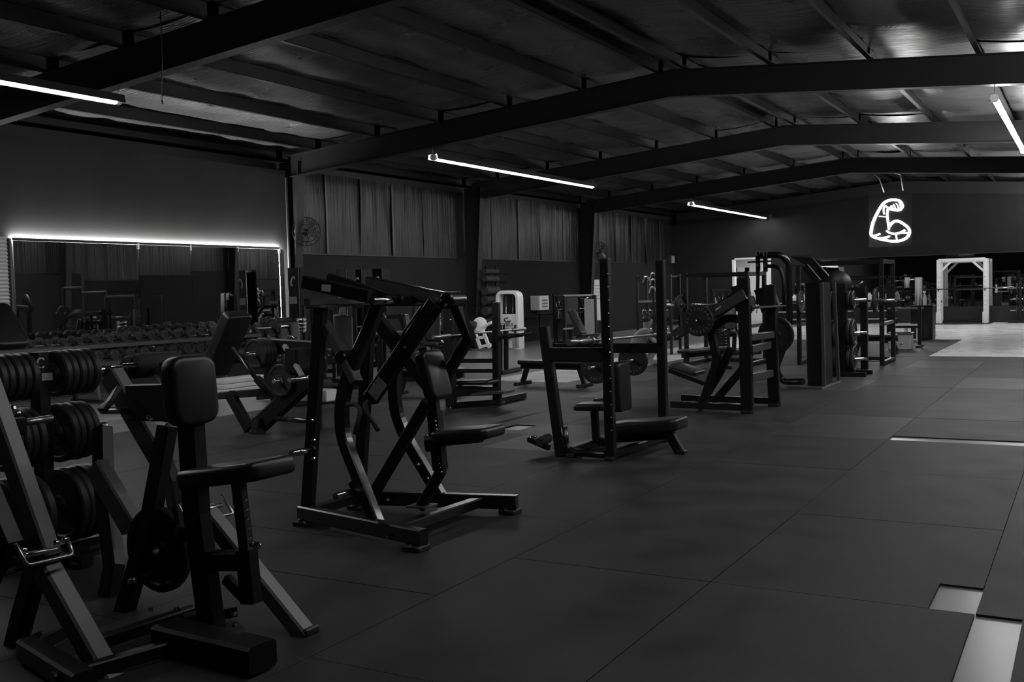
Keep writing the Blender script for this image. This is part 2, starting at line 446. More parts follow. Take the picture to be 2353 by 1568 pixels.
for y0, y1, a, b in ((2.0, 9.6, 'light tube at the upper left edge of the picture above the mirror wall', 'light tube overhead nearest the camera on the right side'),
               (17.2, 24.8, 'long light tube over the plastic-lined wall in the middle of the hall', 'steep bright light tube at the upper right edge'),
               (32.4, 41.3, 'short-looking light tube ending at the far wall near the doorway', 'light tube at the far end of the right side beside the rack')):
    light_tube(-11.5, y0, y1, a, 'led_dim'); light_tube(-1.28, y0, y1, b, 'led' if y0 > 10 else 'led_near')
light_tube(1.2, 9.6, 17.2, 'added light tube near the right hand wall, out of view past the upper right corner', 'led_added')  # extra tube out of view, added to brighten the ceiling at right

# ---- neon arm sign on rods
SY = 32.1
sg = thing('neon_sign', 'glowing neon flexed arm sign hanging on two rods', 'neon sign', PY(2045, 508, SY))
def sp(pts): return [PY(1900+x/7.127, 380+y/7.127, SY) for x, y in pts]
def smooth_path(p, it=2):
    for _ in range(it):
        q = [p[0]]
        for a, b in zip(p, p[1:]): q += [a*.75+b*.25, a*.25+b*.75]
        p = q+[p[-1]]
    return p
S = [('arm_outline', [(1000,700),(1040,715),(1120,735),(1200,730),(1240,670),(1210,600),(1170,570),(1060,560),(960,590),(890,660),(840,750),(780,860),(735,980),(712,1130),(740,1168),(850,1205),(960,1228),(1080,1248),(1200,1238),(1300,1195),(1350,1130),(1350,1050),(1310,1000),(1240,950),(1170,912),(1110,912),(1050,950),(1020,1000)], .03),
     ('forearm_line', [(1000,700),(985,760),(985,850),(1000,940),(1012,1050)], .022),
     ('biceps_line', [(975,1075),(1040,1115),(1130,1125),(1210,1100),(1275,1062)], .022), ('biceps_line', [(1200,1100),(1310,1108)], .02),
     ('elbow_line', [(745,1160),(800,1150),(865,1122)], .02), ('elbow_line', [(850,1192),(950,1190),(1022,1160)], .02),
     ('finger', [(1035,690),(1060,652),(1082,705)], .008), ('finger', [(1088,640),(1105,665),(1118,705)], .008), ('finger', [(1130,622),(1155,650),(1165,700)], .008), ('finger', [(1175,600),(1200,640),(1200,700)], .008),
     ('thumb', [(985,690),(955,650),(920,720),(935,800)], .012), ('wire', [(850,835),(960,845)], .008), ('wire', [(1125,1130),(1145,1235)], .012)]
for n_, p_, r_ in S: tube(n_, smooth_path(sp(p_)), r_, 'neon', sg, n=8)
a, b = PY(1995, 440, SY), PY(2095, 565, SY)
o = box('backing_panel', (a.x, SY+.05, b.z), (b.x, SY+.06, a.z), 'acrylic', sg)
for x0, y0, x1, y1 in ((2020, 410, 2031, 442), (2069, 402, 2075, 438)):
    p, q = PY(x0, y0, SY), PY(x1, y1, SY); tube('rod', [p, q], .014, 'white_paint', sg, n=6)
    tube('wire', [p, (p.x-.25, 32.4, zbot(p.x-.25))], .008, 'white_paint', sg, n=6)
# ================================================================ EQUIPMENT
def P3(p): return V(p) if isinstance(p, Vector) else PY(*p)
class Machine:
    """one thing with parts; points are world vectors or (photo x, photo y, plane Y)"""
    def __init__(s, name, label, cat, loc, group=None):
        l = P3(loc); s.o = thing(name, label, cat, (l.x, l.y, 0), group)
    def b(s, name, pts, w=.075, h=.075, mat='steel', side=(0, 1, 0), par=None):
        return beam(name, [P3(p) for p in pts], w, h, mat, par or s.o, side)
    def bent(s, name, pts, w, h, mat='steel', r=.1, par=None):
        return beam(name, fillet([P3(p) for p in pts], r, 5), w, h, mat, par or s.o)
    def t(s, name, pts, r=.02, mat='steel', fr=.05, n=10, par=None):
        return tube(name, [P3(p) for p in pts], r, mat, par or s.o, n, fr)
    def pad(s, name, p, q, width, t=.07, mat='vinyl', v=(0, 1, 0), rc=.05):
        p, q = P3(p), P3(q); return pad(name, (p+q)/2, q-p, v, (q-p).length, width, t, mat, s.o, .025, None, rc)
    def bolt(s, p, r=.011, par=None, axis=(0, -1, 0)):
        return lathe('bolt', [(0, .012), (r*.7, .010), (r, .004), (r, -.01)], P3(p), axis, 'chrome', par or s.o, 8)
    def foot(s, p, w=.12):
        p = P3(p); return box('rubber_foot', (p.x-w/2, p.y-w/2, .0125), (p.x+w/2, p.y+w/2, .05), 'rubber', s.o, .008)
    def horn(s, p, d, L=.2, r=.025, mat='chrome'):
        p = P3(p); d = V(d).normalized()
        h = tube('weight_horn', [p, p+d*L], r, mat, s.o, 12)
        lathe('collar', [(r*1.5, 0), (r*1.5, .02), (r, .02)], p, d, 'steel', h, 12)
        return h
    def label(s, p, u, v, su, sv, mat='label_grey'):
        u = V(u).normalized(); v = V(v).normalized(); p = P3(p)
        return mesh_obj('label_plate', [p-u*su/2-v*sv/2, p+u*su/2-v*sv/2, p+u*su/2+v*sv/2, p-u*su/2+v*sv/2,
               p-u*su/2-v*sv/2+u.cross(v)*.002, p+u*su/2-v*sv/2+u.cross(v)*.002, p+u*su/2+v*sv/2+u.cross(v)*.002, p-u*su/2+v*sv/2+u.cross(v)*.002],
               [(0,3,2,1),(4,5,6,7),(0,1,5,4),(1,2,6,5),(2,3,7,6),(3,0,4,7)], mat, s.o)
def plate_profile(R, t):
    return [(.026, -t/2), (.06, -t/2), (.065, -t*.3), (R*.78, -t*.3), (R*.82, -t/2), (R-.008, -t/2), (R, -t*.3), (R, t*.3), (R-.008, t/2), (R*.82, t/2), (R*.78, t*.3), (.065, t*.3), (.06, t/2), (.026, t/2), (.026, -t/2)]
_pm = {}
def plate(center, axis, R, t, label, group, text=None, mat='rubber', tsize=.05):
    """a weight plate: its own thing"""
    ax = V(axis).normalized(); key = (round(R, 3), round(t, 3), mat)
    c = V(center)
    if key not in _pm:
        o = lathe('weight_plate', plate_profile(R, t), c, (0, -1, 0), mat, None, 32, loc=c)
        _pm[key] = o.data
    else:
        o = bpy.data.objects.new('weight_plate', _pm[key]); col.objects.link(o); o.location = c
    if abs(ax.y) < .999: o.rotation_euler = V((0, -1, 0)).rotation_difference(ax).to_euler()
    tag(o, label, 'weight plate', group)
    if text:
        xd = V((1, 0, 0)); zd = V((0, 0, 1)); front = c+V((0, -1, 0))*(t/2+.001)
        for word, mid, rr, sgn in text:
            stp = tsize*.95/rr
            for i, ch in enumerate(word):
                a = mid - sgn*(i-(len(word)-1)/2)*stp
                e = xd*math.cos(a)+zd*math.sin(a); up = e*sgn; right = up.cross(V((0, -1, 0)))*1
                right = V((up.z, 0, -up.x))
                text_obj('letter', ch, tsize, front+e*rr, right, up, 'print_grey', None)
                q = bpy.context.scene.collection.objects[-1]
                q.parent = o; q.matrix_parent_inverse = Matrix.Identity(4)
                for vt in q.data.vertices: vt.co -= c
    return o

# ---------------------------------------------------------------- overhead row machine, centre of the foreground
YN, YM, YF = 5.36, 5.69, 6.05
m = Machine('overhead_row_machine', 'black plate loaded row machine with crossed lever arms, standing alone mid floor', 'gym machine', V((-4.2, 5.69, 0)))
n0, n1, f0, f1 = V((-4.80, 5.40, .10)), V((-3.58, 5.13, .10)), V((-4.78, 5.97, .10)), V((-3.56, 6.27, .10))
m.b('base_beam', [n0, n1], .075, .1, 'steel_gloss'); m.b('base_beam', [f0, f1], .075, .1, 'steel_gloss')
for p in (n0+V((.03, 0, 0)), n1-V((.06, 0, 0)), f0+V((.03, 0, 0)), f1-V((.06, 0, 0))):
    m.foot(p, .13); m.bolt(V((p.x+.0, p.y-.06, .055)), .012, axis=(0, 0, 1))
m.b('cross_beam', [V((-3.86, 5.21, .10)), V((-3.82, 6.20, .10))], .08, .07, 'steel_gloss')
m.b('cross_beam', [V((-4.76, 5.42, .10)), V((-4.76, 5.95, .10))], .07, .07)
# rear uprights and top cross tube
tn = PY(737, 706, 5.40); tf = PY(822, 712, 5.95)
m.b('upright', [V((-4.74, 5.40, .14)), tn], .07, .085); m.b('upright', [V((-4.72, 5.95, .14)), V((tn.x, 5.95, tn.z))], .07, .085)
m.b('top_cross_tube', [V((tn.x, 5.26, tn.z+.035)), V((tn.x, 6.0, tn.z+.035))], .05, .05, 'steel_grey')
m.b('mount_plate', [V((tn.x, 5.32, tn.z)), V((tn.x, 5.5, tn.z))], .13, .012, 'steel_grey')
# bent main frames, near and far
m.bent('bent_frame', [(872, 694, 5.45), (845, 768, 5.42), (800, 862, 5.38), (784, 935, 5.34), (788, 1005, 5.32), (870, 1212, 5.27)], .075, .085, 'steel_gloss', .14)
m.bent('bent_frame', [(985, 705, 6.0), (925, 790, 6.02), (905, 862, 6.05), (909, 945, 6.08), (935, 1012, 6.1), (1018, 1150, 6.17)], .075, .085, 'steel_gloss', .14)
# levers
m.b('lever_arm', [(1002, 697, 5.5), (852, 917, 5.5)], .07, .105)
m.b('lever_arm', [(866, 735, 5.9), (985, 885, 5.9)], .07, .10)
m.label(PY(867, 893, 5.461), PY(1002, 697, 5.5)-PY(852, 917, 5.5), (PY(1002, 697, 5.5)-PY(852, 917, 5.5)).cross(V((0, 1, 0)))*-1, .14, .09)
m.b('overhead_arm', [(700, 648, 5.35), (760, 662, 5.38), (850, 682, 5.42)], .07, .085)
m.label(PY(750, 662, 5.33)+V((0, -.002, 0)), V((1, 0, -.12)), V((.12, 0, 1)), .075, .045, 'print_white')
m.b('overhead_arm', [(758, 640, 5.65), (905, 690, 5.65)], .07, .07)
m.b('overhead_arm', [(848, 652, 5.85), (1040, 693, 5.6)], .07, .1, 'steel_gloss')
p = PY(1042, 690, 5.6); lathe('pivot_housing', [(.045, -.09), (.055, -.08), (.055, .08), (.045, .09)], p, (0, 1, 0), 'steel_gloss', m.o, 16)
m.bolt(p+V((-.04, -.1, .0)), .014); m.bolt(p+V((-.0, -.1, -.03)), .012)
m.b('pivot_post', [p, V((p.x+.02, 5.75, p.z-.25)), V((-3.95, 5.9, .95))], .07, .07)
m.b('rear_lever', [(744, 742, 5.45), (784, 806, 5.4), (820, 880, 5.36)], .085, .06, 'steel_grey')
lathe('pivot_housing', [(.04, -.06), (.05, -.05), (.05, .05), (.04, .06)], PY(793, 822, 5.4), (0, 1, 0), 'steel_gloss', m.o, 16)
m.b('cross_link', [PY(880, 692, 5.45), V((PY(880, 692, 5.45).x+.12, 6.0, PY(880, 692, 5.45).z-.01))], .07, .07)
h = PY(893, 691, 5.45); m.horn(h+V((0, .12, 0)), (0, -1, 0), .3, .026)
# handles
m.t('handle', [(797, 930, 5.3), (818, 929, 5.3), (829, 942, 5.26), (815, 998, 5.2)], .015, 'foam', .03)
m.t('handle', [(856, 918, 5.5), (838, 928, 5.45), (842, 948, 5.4), (869, 990, 5.38)], .015, 'foam', .03)
# lower weight horns on plates
m.horn(V((PY(717, 1033, 5.36).x, 5.36, PY(717, 1033, 5.36).z)), (0, -1, 0), .21, .024)
m.b('horn_plate', [PY(718, 1010, 5.36), PY(717, 1058, 5.36)], .012, .05)
m.horn(PY(818, 1128, 5.29), (0, -1, 0), .21, .024)
m.b('horn_plate', [PY(806, 1108, 5.29), PY(830, 1150, 5.29)], .012, .05)
for q in ((720, 1012), (719, 1054), (808, 1110), (823, 1148), (715, 966)): m.bolt((q[0], q[1], 5.33), .011)
# braces, seat post, pads
m.b('diagonal_brace', [(982, 925, 5.7), (856, 1140, 5.72)], .06, .075)
m.b('seat_post', [V((-3.99, YM, .14)), PY(1012, 1085, YM), PY(995, 905, YM), PY(975, 800, YM+.02)], .06, .065)
m.b('post_sleeve', [PY(1012, 1080, YM-.01), PY(998, 945, YM-.01)], .085, .085)
m.b('base_plate', [V((-4.06, YM, .155)), V((-3.9, YM, .155))], .16, .012, 'steel_grey')
m.pad('chest_pad', (983, 806, YM-.05), (1010, 918, YM-.05), .24, .09)
m.pad('seat_pad', (1012, 1000, YM), (1140, 992, YM), .30, .075)
m.b('seat_bracket', [(1000, 1018, YM), (1105, 1008, YM)], .06, .05); m.bolt((978, 1004, YM-.12), .016)
m.b('adjust_sleeve', [(985, 1022, YM-.02), (1010, 1018, YM-.02)], .1, .09)
for k in range(5): m.bolt(PY(1001+k*1.4, 968+k*9.5, YM-.05), .006)
for k in range(4): m.bolt(PY(1009+k*1.5, 1055+k*10, YM-.05), .006)
for q in ((959, 1068), (981, 1100), (929, 798), (977, 955)): m.bolt((q[0], q[1], 5.9 if q[1] > 900 else 5.45), .012)
m.bolt((890, 1150, 5.93)); m.bolt((890, 1233, 5.13)); m.bolt((825, 1167, 5.9))

# ---------------------------------------------------------------- row machine with chest pad, left foreground
m = Machine('chest_pad_row_machine', 'black row machine with tall chest pad and small flat seat, left foreground', 'gym machine', V((-3.7, 3.45, 0)))
Yp = 3.42
m.b('main_post', [(438, 960, Yp), (452, 1180, Yp), (492, 1478, Yp)], .09, .11)
m.pad('chest_pad', (430, 818, Yp-.03), (444, 976, Yp-.03), .27, .10, rc=.07)
m.b('pad_backing', [(408, 830, Yp), (420, 965, Yp)], .2, .03)
m.b('seat_link', [(460, 1288, Yp), (560, 1288, Yp)], .075, .09)
m.b('seat_sleeve', [(566, 1262, Yp), (578, 1385, Yp)], .075, .085); m.b('seat_stem', [(548, 1108, Yp), (567, 1268, Yp)], .05, .06, 'steel_grey')
for k in range(5): m.bolt((563+k*2.2, 1150+k*22, Yp-.03), .006)
m.pad('seat_pad', (452, 1096, Yp), (636, 1074, Yp), .30, .085)
kn = m.t('adjust_pin', [(578, 1252, Yp-.05), (590, 1250, Yp-.12)], .012, 'chrome', 0); lathe('knob', [(0, .04), (.016, .036), (.02, .02), (.014, 0), (.01, -.01)], PY(594, 1251, Yp-.13), (.5, -.8, 0), 'chrome', kn, 12)
m.b('gusset', [(520, 1330, Yp), (560, 1372, Yp)], .04, .05)
m.b('front_leg', [(470, 1172, 3.55), (704, 1462, 3.62)], .085, .085, 'steel_lit')
m.foot(G(702, 1462), .1)
a = G(606, 1556); q = V((a.x-.62, a.y+.03, .085))
m.b('base_beam', [V((a.x, a.y, .085)), q], .16, .12)
m.b('base_plate', [(455, 1478, 3.36), (512, 1484, 3.36)], .14, .012, 'steel_grey')
m.b('base_rail', [G(445, 1405, .06), G(225, 1478, .06)], .06, .06); m.b('base_rail', [G(540, 1402, .06), G(420, 1428, .06)], .06, .06)
m.b('base_rail', [G(380, 1490, .06), G(120, 1565, .06)], .06, .06)
for q in ((346, 1402), (405, 1401), (343, 1443), (345, 1475), (454, 1508), (472, 1504), (537, 1411), (539, 1437)): m.bolt((q[0], q[1], 3.3), .012)
# pin bracket above the front leg
c = PY(484, 1168, 3.55)
m.t('pin_handle', [c+V((-.1, -.10, .03)), c+V((-.02, -.12, -.05)), c+V((.03, .12, -.05)), c+V((-.05, .12, .04))], .008, 'dull_metal', .02); m.t('adjust_pin', [c+V((0, -.09, 0)), c+V((0, .07, 0))], .013, 'chrome', 0)
# lever frames behind the pad
m.b('lever_arm', [(258, 862, 3.9), (372, 1056, 3.9)], .085, .13, 'steel_lit'); m.b('lever_arm', [(222, 1072, 3.75), (306, 1212, 3.75)], .085, .13, 'steel_lit')
m.b('upright', [(235, 985, 3.95), (238, 1100, 3.85), (262, 1300, 3.7), (236, 1460, 3.6)], .085, .1)
m.b('upright', [(385, 980, 3.7), (345, 1200, 3.6), (282, 1420, 3.5)], .08, .09)
m.b('crank_link', [(372, 1050, 3.85), (398, 1120, 3.8), (420, 1230, 3.6)], .07, .09)
m.t('handle_grip', [PX(233, 944, -4.62), PX(302, 944, -4.62)], .019, 'dull_metal', 0); m.b('handle_mount', [PX(233, 944, -4.62), PX(252, 925, -4.62), PX(270, 895, -4.66)], .03, .05)
m.t('handle_grip', [PX(296, 1338, -4.25), PX(322, 1327, -4.25)], .011, 'chrome', 0); m.t('handle_sleeve', [PX(322, 1327, -4.25), PX(372, 1312, -4.25)], .016, 'foam', 0)
m.b('arm_plate', [(300, 925, 3.85), (395, 925, 3.75)], .05, .2); m.bolt((343, 960, 3.7), .016); m.bolt((386, 977, 3.55), .012)
for x_, y_ in ((335, 842), (362, 836)):
    c = PY(x_, y_, 4.2); lathe('roller_pad', [(.02, -.13), (.06, -.13), (.068, -.11), (.068, .11), (.06, .13), (.02, .13)], c, (-.35, -1, 0), 'foam', m.o, 20)
    tube('roller_axle', [c+V((-.06, -.2, 0)), c+V((.06, .2, 0))], .014, 'chrome', m.o, 8)
m.t('roller_arm', [(345, 845, 4.2), (395, 905, 3.9), (415, 960, 3.6)], .025, 'steel', .05)
m.horn(PY(366, 1262, 3.72), (0, -1, 0), .16, .024)
plate(PY(366, 1262, 3.64), (0, -1, 0), .225, .05, 'large weight plate hung low inside the chest pad row machine', None)

# ---------------------------------------------------------------- nearest machine, cut by the left edge
m = Machine('near_press_machine', 'black machine with long inclined beam and wire pin handle, cut off by the left edge', 'gym machine', V((-3.9, 2.86, 0)))
Yp = 2.86
m.b('inclined_beam', [(-40, 846, Yp), (113, 1282, Yp)], .08, .10, 'steel_lit'); m.b('inclined_beam', [(88, 1272, Yp), (272, 1598, Yp)], .095, .10, 'steel_lit')
c = PY(105, 1268, Yp)
m.t('pin_handle', [PX(36, 1250, -3.95), PX(62, 1300, -3.92), PX(168, 1276, -3.92), PX(157, 1240, -3.95)], .008, 'dull_metal', .02)
m.t('adjust_pin', [PX(66, 1275, -3.93), PX(130, 1262, -3.93)], .011, 'dull_metal', 0)
for x_, y_ in ((54, 1265), (61, 1276), (130, 1248), (150, 1241)): lathe('pin_knob', [(0, .014), (.012, .01), (.015, 0), (.012, -.012), (0, -.014)], PX(x_, y_, -3.94), (0, -1, .2), 'chrome', m.o, 10)
m.b('pin_sleeve', [(84, 1240, Yp), (112, 1300, Yp)], .11, .12)
m.b('rear_leg', [(86, 1300, Yp+.02), (52, 1420, Yp+.05), (8, 1600, Yp+.1)], .08, .09)
m.b('base_beam', [G(64, 1490, .07), G(195, 1572, .07)], .1, .1); m.b('base_beam', [G(62, 1490, .07), G(160, 1440, .07)], .07, .07)
m.b('arm_beam', [(-60, 1060, 3.0), (16, 1240, 3.0), (-30, 1330, 3.0)], .1, .11)
m.t('handle_grip', [PX(52, 973, -4.85), PX(119, 961, -4.85)], .019, 'dull_metal', 0)
m.b('handle_mount', [PX(-20, 985, -4.85), PX(55, 980, -4.85)], .05, .09); m.bolt(PX(28, 940, -4.8), .02); m.bolt(PX(40, 950, -4.8), .014)
m.pad('back_pad', (-25, 700, 4.2), (30, 800, 4.2), .26, .07)

# ---------------------------------------------------------------- weight plate tree
T = G(112, 1296); tx, ty = T.x, T.y
m = Machine('plate_tree', 'black upright plate tree carrying three tiers of weight plates, far left', 'plate rack', T)
ztop = PX(108, 808, tx).z
m.b('post', [V((tx, ty, .05)), V((tx, ty, ztop))], .09, .09)
m.b('base_beam', [V((tx-.32, ty, .06)), V((tx+.36, ty, .06))], .09, .08); m.b('base_beam', [V((tx, ty-.34, .06)), V((tx, ty+.34, .06))], .09, .08)
for dx, dy in ((-.28, 0), (.3, 0), (0, -.3), (0, .3)): m.foot(V((tx+dx, ty+dy, 0)), .1)
u, vv = V((0, 1, 0)), V((0, 0, 1))
m.label(PX(108, 866, tx+.047), u, vv, .075, .045)
cr = [V((tx+.048, ty-.02+.026*math.cos(t*.35+.6), PX(104, 833, tx).z+.03*math.sin(t*.35+.6))) for t in range(15)]
tube('crescent_emblem', cr, .006, 'print_white', m.o, 6)
k = 0
for zpx, R, n_, tier in ((860, .145, 5, 'top'), (998, .185, 4, 'middle'), (1168, .235, 4, 'lowest')):
    zc = PX(112, zpx, tx).z
    tube('weight_horn', [V((tx, ty-.46, zc)), V((tx, ty+.46, zc))], .024, 'chrome', m.o, 12)
    for s_ in (-1, 1):
        th = .052 if R < .2 else .06
        for i in range(n_):
            side = 'the camera side' if s_ < 0 else 'the mirror side'
            plate((tx, ty+s_*(.085+th*(i+.5)), zc), (0, -1, 0), R-(.004 if i % 2 else 0), th-.004,
                  f'black weight plate {["first", "second", "third", "fourth", "fifth"][i]} out from the post, {tier} tier, {"left" if s_ < 0 else "right"} of the plate tree', 'weight plates on the plate tree')

# ---------------------------------------------------------------- bench press station (two tall uprights)
YU0 = 8.61
m = Machine('bench_press_station', 'black bench press station with two tall uprights and a flat bench', 'weight bench', V((-3.9, 9.2, 0)))
u0 = G(1413, 1058); ux = u0.x
t0 = PY(1404, 596, YU0)
YU1 = 9.86
u1 = PY(1521, 800, YU1)
m.b('upright', [V((ux, YU0, .02)), V((ux-.02, YU0, t0.z))], .085, .09)
m.b('upright', [V((u1.x, YU1, .02)), V((u1.x, YU1, t0.z))], .085, .09)
m.b('upright_cap', [V((ux-.02, YU0, t0.z)), V((ux-.02, YU0, t0.z+.012))], .09, .095, 'steel_grey'); m.b('upright_cap', [V((u1.x, YU1, t0.z)), V((u1.x, YU1, t0.z+.012))], .09, .095, 'steel_grey')
for z in [.3+.12*i for i in range(13)]: m.bolt(V((ux+.03, YU0-.045, z)), .006)
m.b('front_post', [(1250, 752, 8.72), (1290, 1048, 8.66)], .085, .1); m.b('front_post', [(1250, 752, 9.75), (1290, 1048, 9.75)], .085, .1)
m.b('side_beam', [(1256, 815, 8.7), (1402, 815, 8.64)], .07, .13)
m.b('side_beam', [V((PY(1256, 815, 9.75).x, 9.75, .98)), V((u1.x, YU1, .98))], .07, .1)
m.t('base_tube', [V((-4.38, 8.66, .3)), V((-4.36, 8.66, .06)), V((ux, YU0, .06))], .035, 'steel_gloss', .15, 12)
m.b('base_beam', [V((-4.36, 8.68, .06)), V((-4.36, 9.75, .06))], .07, .07); m.b('base_beam', [V((ux, YU0, .06)), V((u1.x, YU1, .06))], .07, .07)
m.foot(V((-4.3, 8.64, 0)), .09); m.foot(V((ux, YU0-.02, 0)), .09); m.foot(V((u1.x, YU1, 0)), .09)
m.pad('bench_pad', (1405, 984, 9.18), (1570, 972, 9.18), .40, .11, rc=.08)
m.b('bench_rail', [(1400, 1010, 9.2), (1550, 1000, 9.2)], .07, .07)
m.b('bench_leg', [(1538, 996, 9.2), (1568, 1048, 9.2)], .08, .09, 'steel_gloss'); m.foot(G(1566, 1046), .09)
m.pad('head_pad', (1328, 934, 9.25), (1402, 934, 9.25), .28, .07); m.b('head_pad_post', [(1366, 945, 9.25), (1370, 1010, 9.25), V((-4.2, 9.25, .06))], .06, .07)
m.pad('back_pad', (1422, 832, 9.3), (1428, 945, 9.3), .3, .12)
m.b('foot_bar', [(1215, 1010, 8.7), (1262, 1030, 8.7)], .05, .05); lathe('roller_pad', [(.015, -.1), (.045, -.1), (.05, -.08), (.05, .08), (.045, .1), (.015, .1)], PY(1250, 1012, 8.75), (0, 1, .1), 'foam', m.o, 14)
m.t('foot_peg', [PY(1212, 1010, 8.7), PY(1232, 1003, 8.7)], .014, 'chrome', 0)
bp = PY(1358, 783, 8.75); 
bb = Machine('barbell', 'bare chrome barbell racked across the bench press station', 'barbell', bp)
d = (PY(1500, 770, 10.1)-PY(1358, 783, 8.75)).normalized()
tube('bar', [bp-d*.05, bp+d*1.45], .014, 'dull_metal', bb.o, 10)
tube('sleeve', [bp-d*.42, bp], .03, 'dull_metal', bb.o, 14); tube('sleeve', [bp+d*1.35, bp+d*1.75], .026, 'dull_metal', bb.o, 14)
lathe('collar', [(.03, -.02), (.042, -.015), (.042, .015), (.03, .02)], bp, d, 'dull_metal', bb.o, 14)
PT = [('BARBELL', math.pi/2, .165, 1), ('STANDARD', -math.pi/2, .165, -1), ('45', math.pi*.98, .16, 1)]
pc = PY(1370, 843, 12.2); pd = PX(1455, 832, pc.x); pd.z = pc.z
plate(pc, (0, -1, 0), .225, .05, 'weight plate with raised lettering below the bare barbell of the bench station', 'plates on the low barbell', PT)
plate(pd, (0, -1, 0), .225, .05, 'weight plate half hidden behind the near tall upright of the bench station', 'plates on the low barbell', PT)
bb = Machine('barbell', 'loaded barbell on a low stand behind the bench press station', 'barbell', pc)
tube('bar', [pc+V((0, .15, 0)), pd-V((0, .1, 0))], .014, 'dull_metal', bb.o, 8); tube('sleeve', [pc-V((0, .22, 0)), pc+V((0, .15, 0))], .026, 'dull_metal', bb.o, 12); tube('sleeve', [pd-V((0, .15, 0)), pd+V((0, .25, 0))], .026, 'dull_metal', bb.o, 12)
st = Machine('barbell_stand', 'low black stand with curved feet carrying the loaded barbell', 'barbell stand', pc)
for yy in (pc.y+.35, pd.y-.35):
    st.t('curved_foot', [V((pc.x-.45, yy, .035)), V((pc.x-.35, yy, .035)), V((pc.x-.05, yy, .05)), V((pc.x, yy, pc.z-.015))], .025, 'steel_gloss', .2)
    st.b('post', [V((pc.x, yy, .03)), V((pc.x, yy, pc.z-.02))], .06, .06); st.b('saddle', [V((pc.x-.05, yy, pc.z+.02)), V((pc.x-.03, yy, pc.z-.03)), V((pc.x+.05, yy, pc.z-.03))], .05, .015)
    st.foot(V((pc.x-.42, yy, 0)), .08)
st.b('spine', [V((pc.x, pc.y+.3, .05)), V((pc.x, pd.y-.3, .05))], .06, .06)

# ---------------------------------------------------------------- plate loaded press behind it
m = Machine('lever_press_machine', 'black lever press with one lettered plate on its inclined arm, beside the bench station', 'gym machine', V((-4.1, 12.9, 0)))
A, B = G(1718, 952), G(1780, 936)
m.b('upright', [V((A.x, A.y, .02)), PY(1708, 640, A.y)], .085, .15); m.b('upright', [V((B.x, B.y, .02)), PY(1768, 655, B.y)], .085, .15)
m.foot(A, .14); m.foot(B, .14)
m.b('cross_tube', [V((A.x, A.y, .95)), V((B.x, B.y, .95))], .06, .09, 'steel_grey'); m.b('cross_tube', [PY(1725, 803, A.y), PY(1770, 793, B.y)], .06, .1, 'steel_grey'); m.b('cross_tube', [PY(1725, 868, A.y), PY(1775, 858, B.y)], .06, .1, 'steel_grey')
m.b('base_beam', [V((A.x, A.y, .08)), V((-4.75, 12.5, .08))], .07, .08, 'steel_gloss'); m.b('base_beam', [V((B.x, B.y, .08)), V((-4.9, 13.3, .08))], .07, .08, 'steel_gloss')
m.b('inclined_leg', [(1680, 800, 12.6), (1652, 860, 12.6), (1604, 938, 12.6)], .08, .1); m.b('inclined_leg', [(1740, 775, 13.2), (1705, 850, 13.2), (1640, 925, 13.2)], .08, .1)
m.bent('bent_arm', [(1705, 735, 12.5), (1672, 730, 12.5), (1632, 756, 12.5), (1648, 828, 12.5), (1612, 935, 12.5)], .08, .1)
m.b('lever_arm', [(1548, 772, 12.35), (1712, 676, 12.35)], .08, .13, 'steel_grey'); m.b('lever_arm', [(1640, 720, 12.5), (1720, 668, 12.5)], .06, .16)
m.label(PY(1650, 709, 12.3), PY(1712, 676, 12.3)-PY(1548, 772, 12.3), V((.5, 0, 1)), .08, .035, 'print_white')
m.bolt((1554, 774, 12.28), .02)
m.pad('back_pad', (1548, 838, 12.8), (1610, 858, 12.8), .42, .06, 'steel_grey'); m.b('pad_frame', [(1545, 850, 12.8), (1625, 880, 12.8)], .3, .05)
m.b('side_plate', [(1700, 655, 12.5), (1712, 712, 12.5)], .08, .22); m.b('side_plate', [(1754, 660, 13.3), (1772, 712, 13.3)], .08, .25); m.label(PY(1763, 695, 13.2), V((.15, 0, 1)), V((-1, 0, .15)), .16, .05, 'print_white')
m.b('tray', [PY(1718, 708, 12.5), PY(1782, 703, 13.3)], .3, .02, 'steel_grey')
m.t('handle', [(1690, 752, 12.45), (1702, 785, 12.45), (1712, 785, 12.4)], .016, 'dull_metal', .02)
m.b('pop_pin', [(1700, 905, 12.4), (1716, 900, 12.4)], .04, .04, 'dull_metal'); m.label(PY(1717, 890, 12.44), V((1, 0, 0)), V((0, 0, 1)), .06, .06)
m.horn(PY(1605, 737, 12.31), (0, -1, 0), .16, .025)
m.horn(PY(1783, 770, 13.3), (0, 1, 0), .25, .025); m.b('horn_bracket', [PY(1783, 770, 13.3), V((B.x, 13.3, PY(1783, 770, 13.3).z))], .05, .06)
plate(PY(1605, 737, 12.26), (0, -1, 0), .2, .05, 'lettered weight plate on the inclined arm of the lever press', None, [('STANDARD', math.pi*.42, .145, 1), ('BARBELL', -math.pi*.42, .145, -1), ('45', math.pi, .14, 1)])
plate(PY(1783, 770, 13.42), (0, -1, 0), .24, .05, 'plain black weight plate on the far upright of the lever press', None)

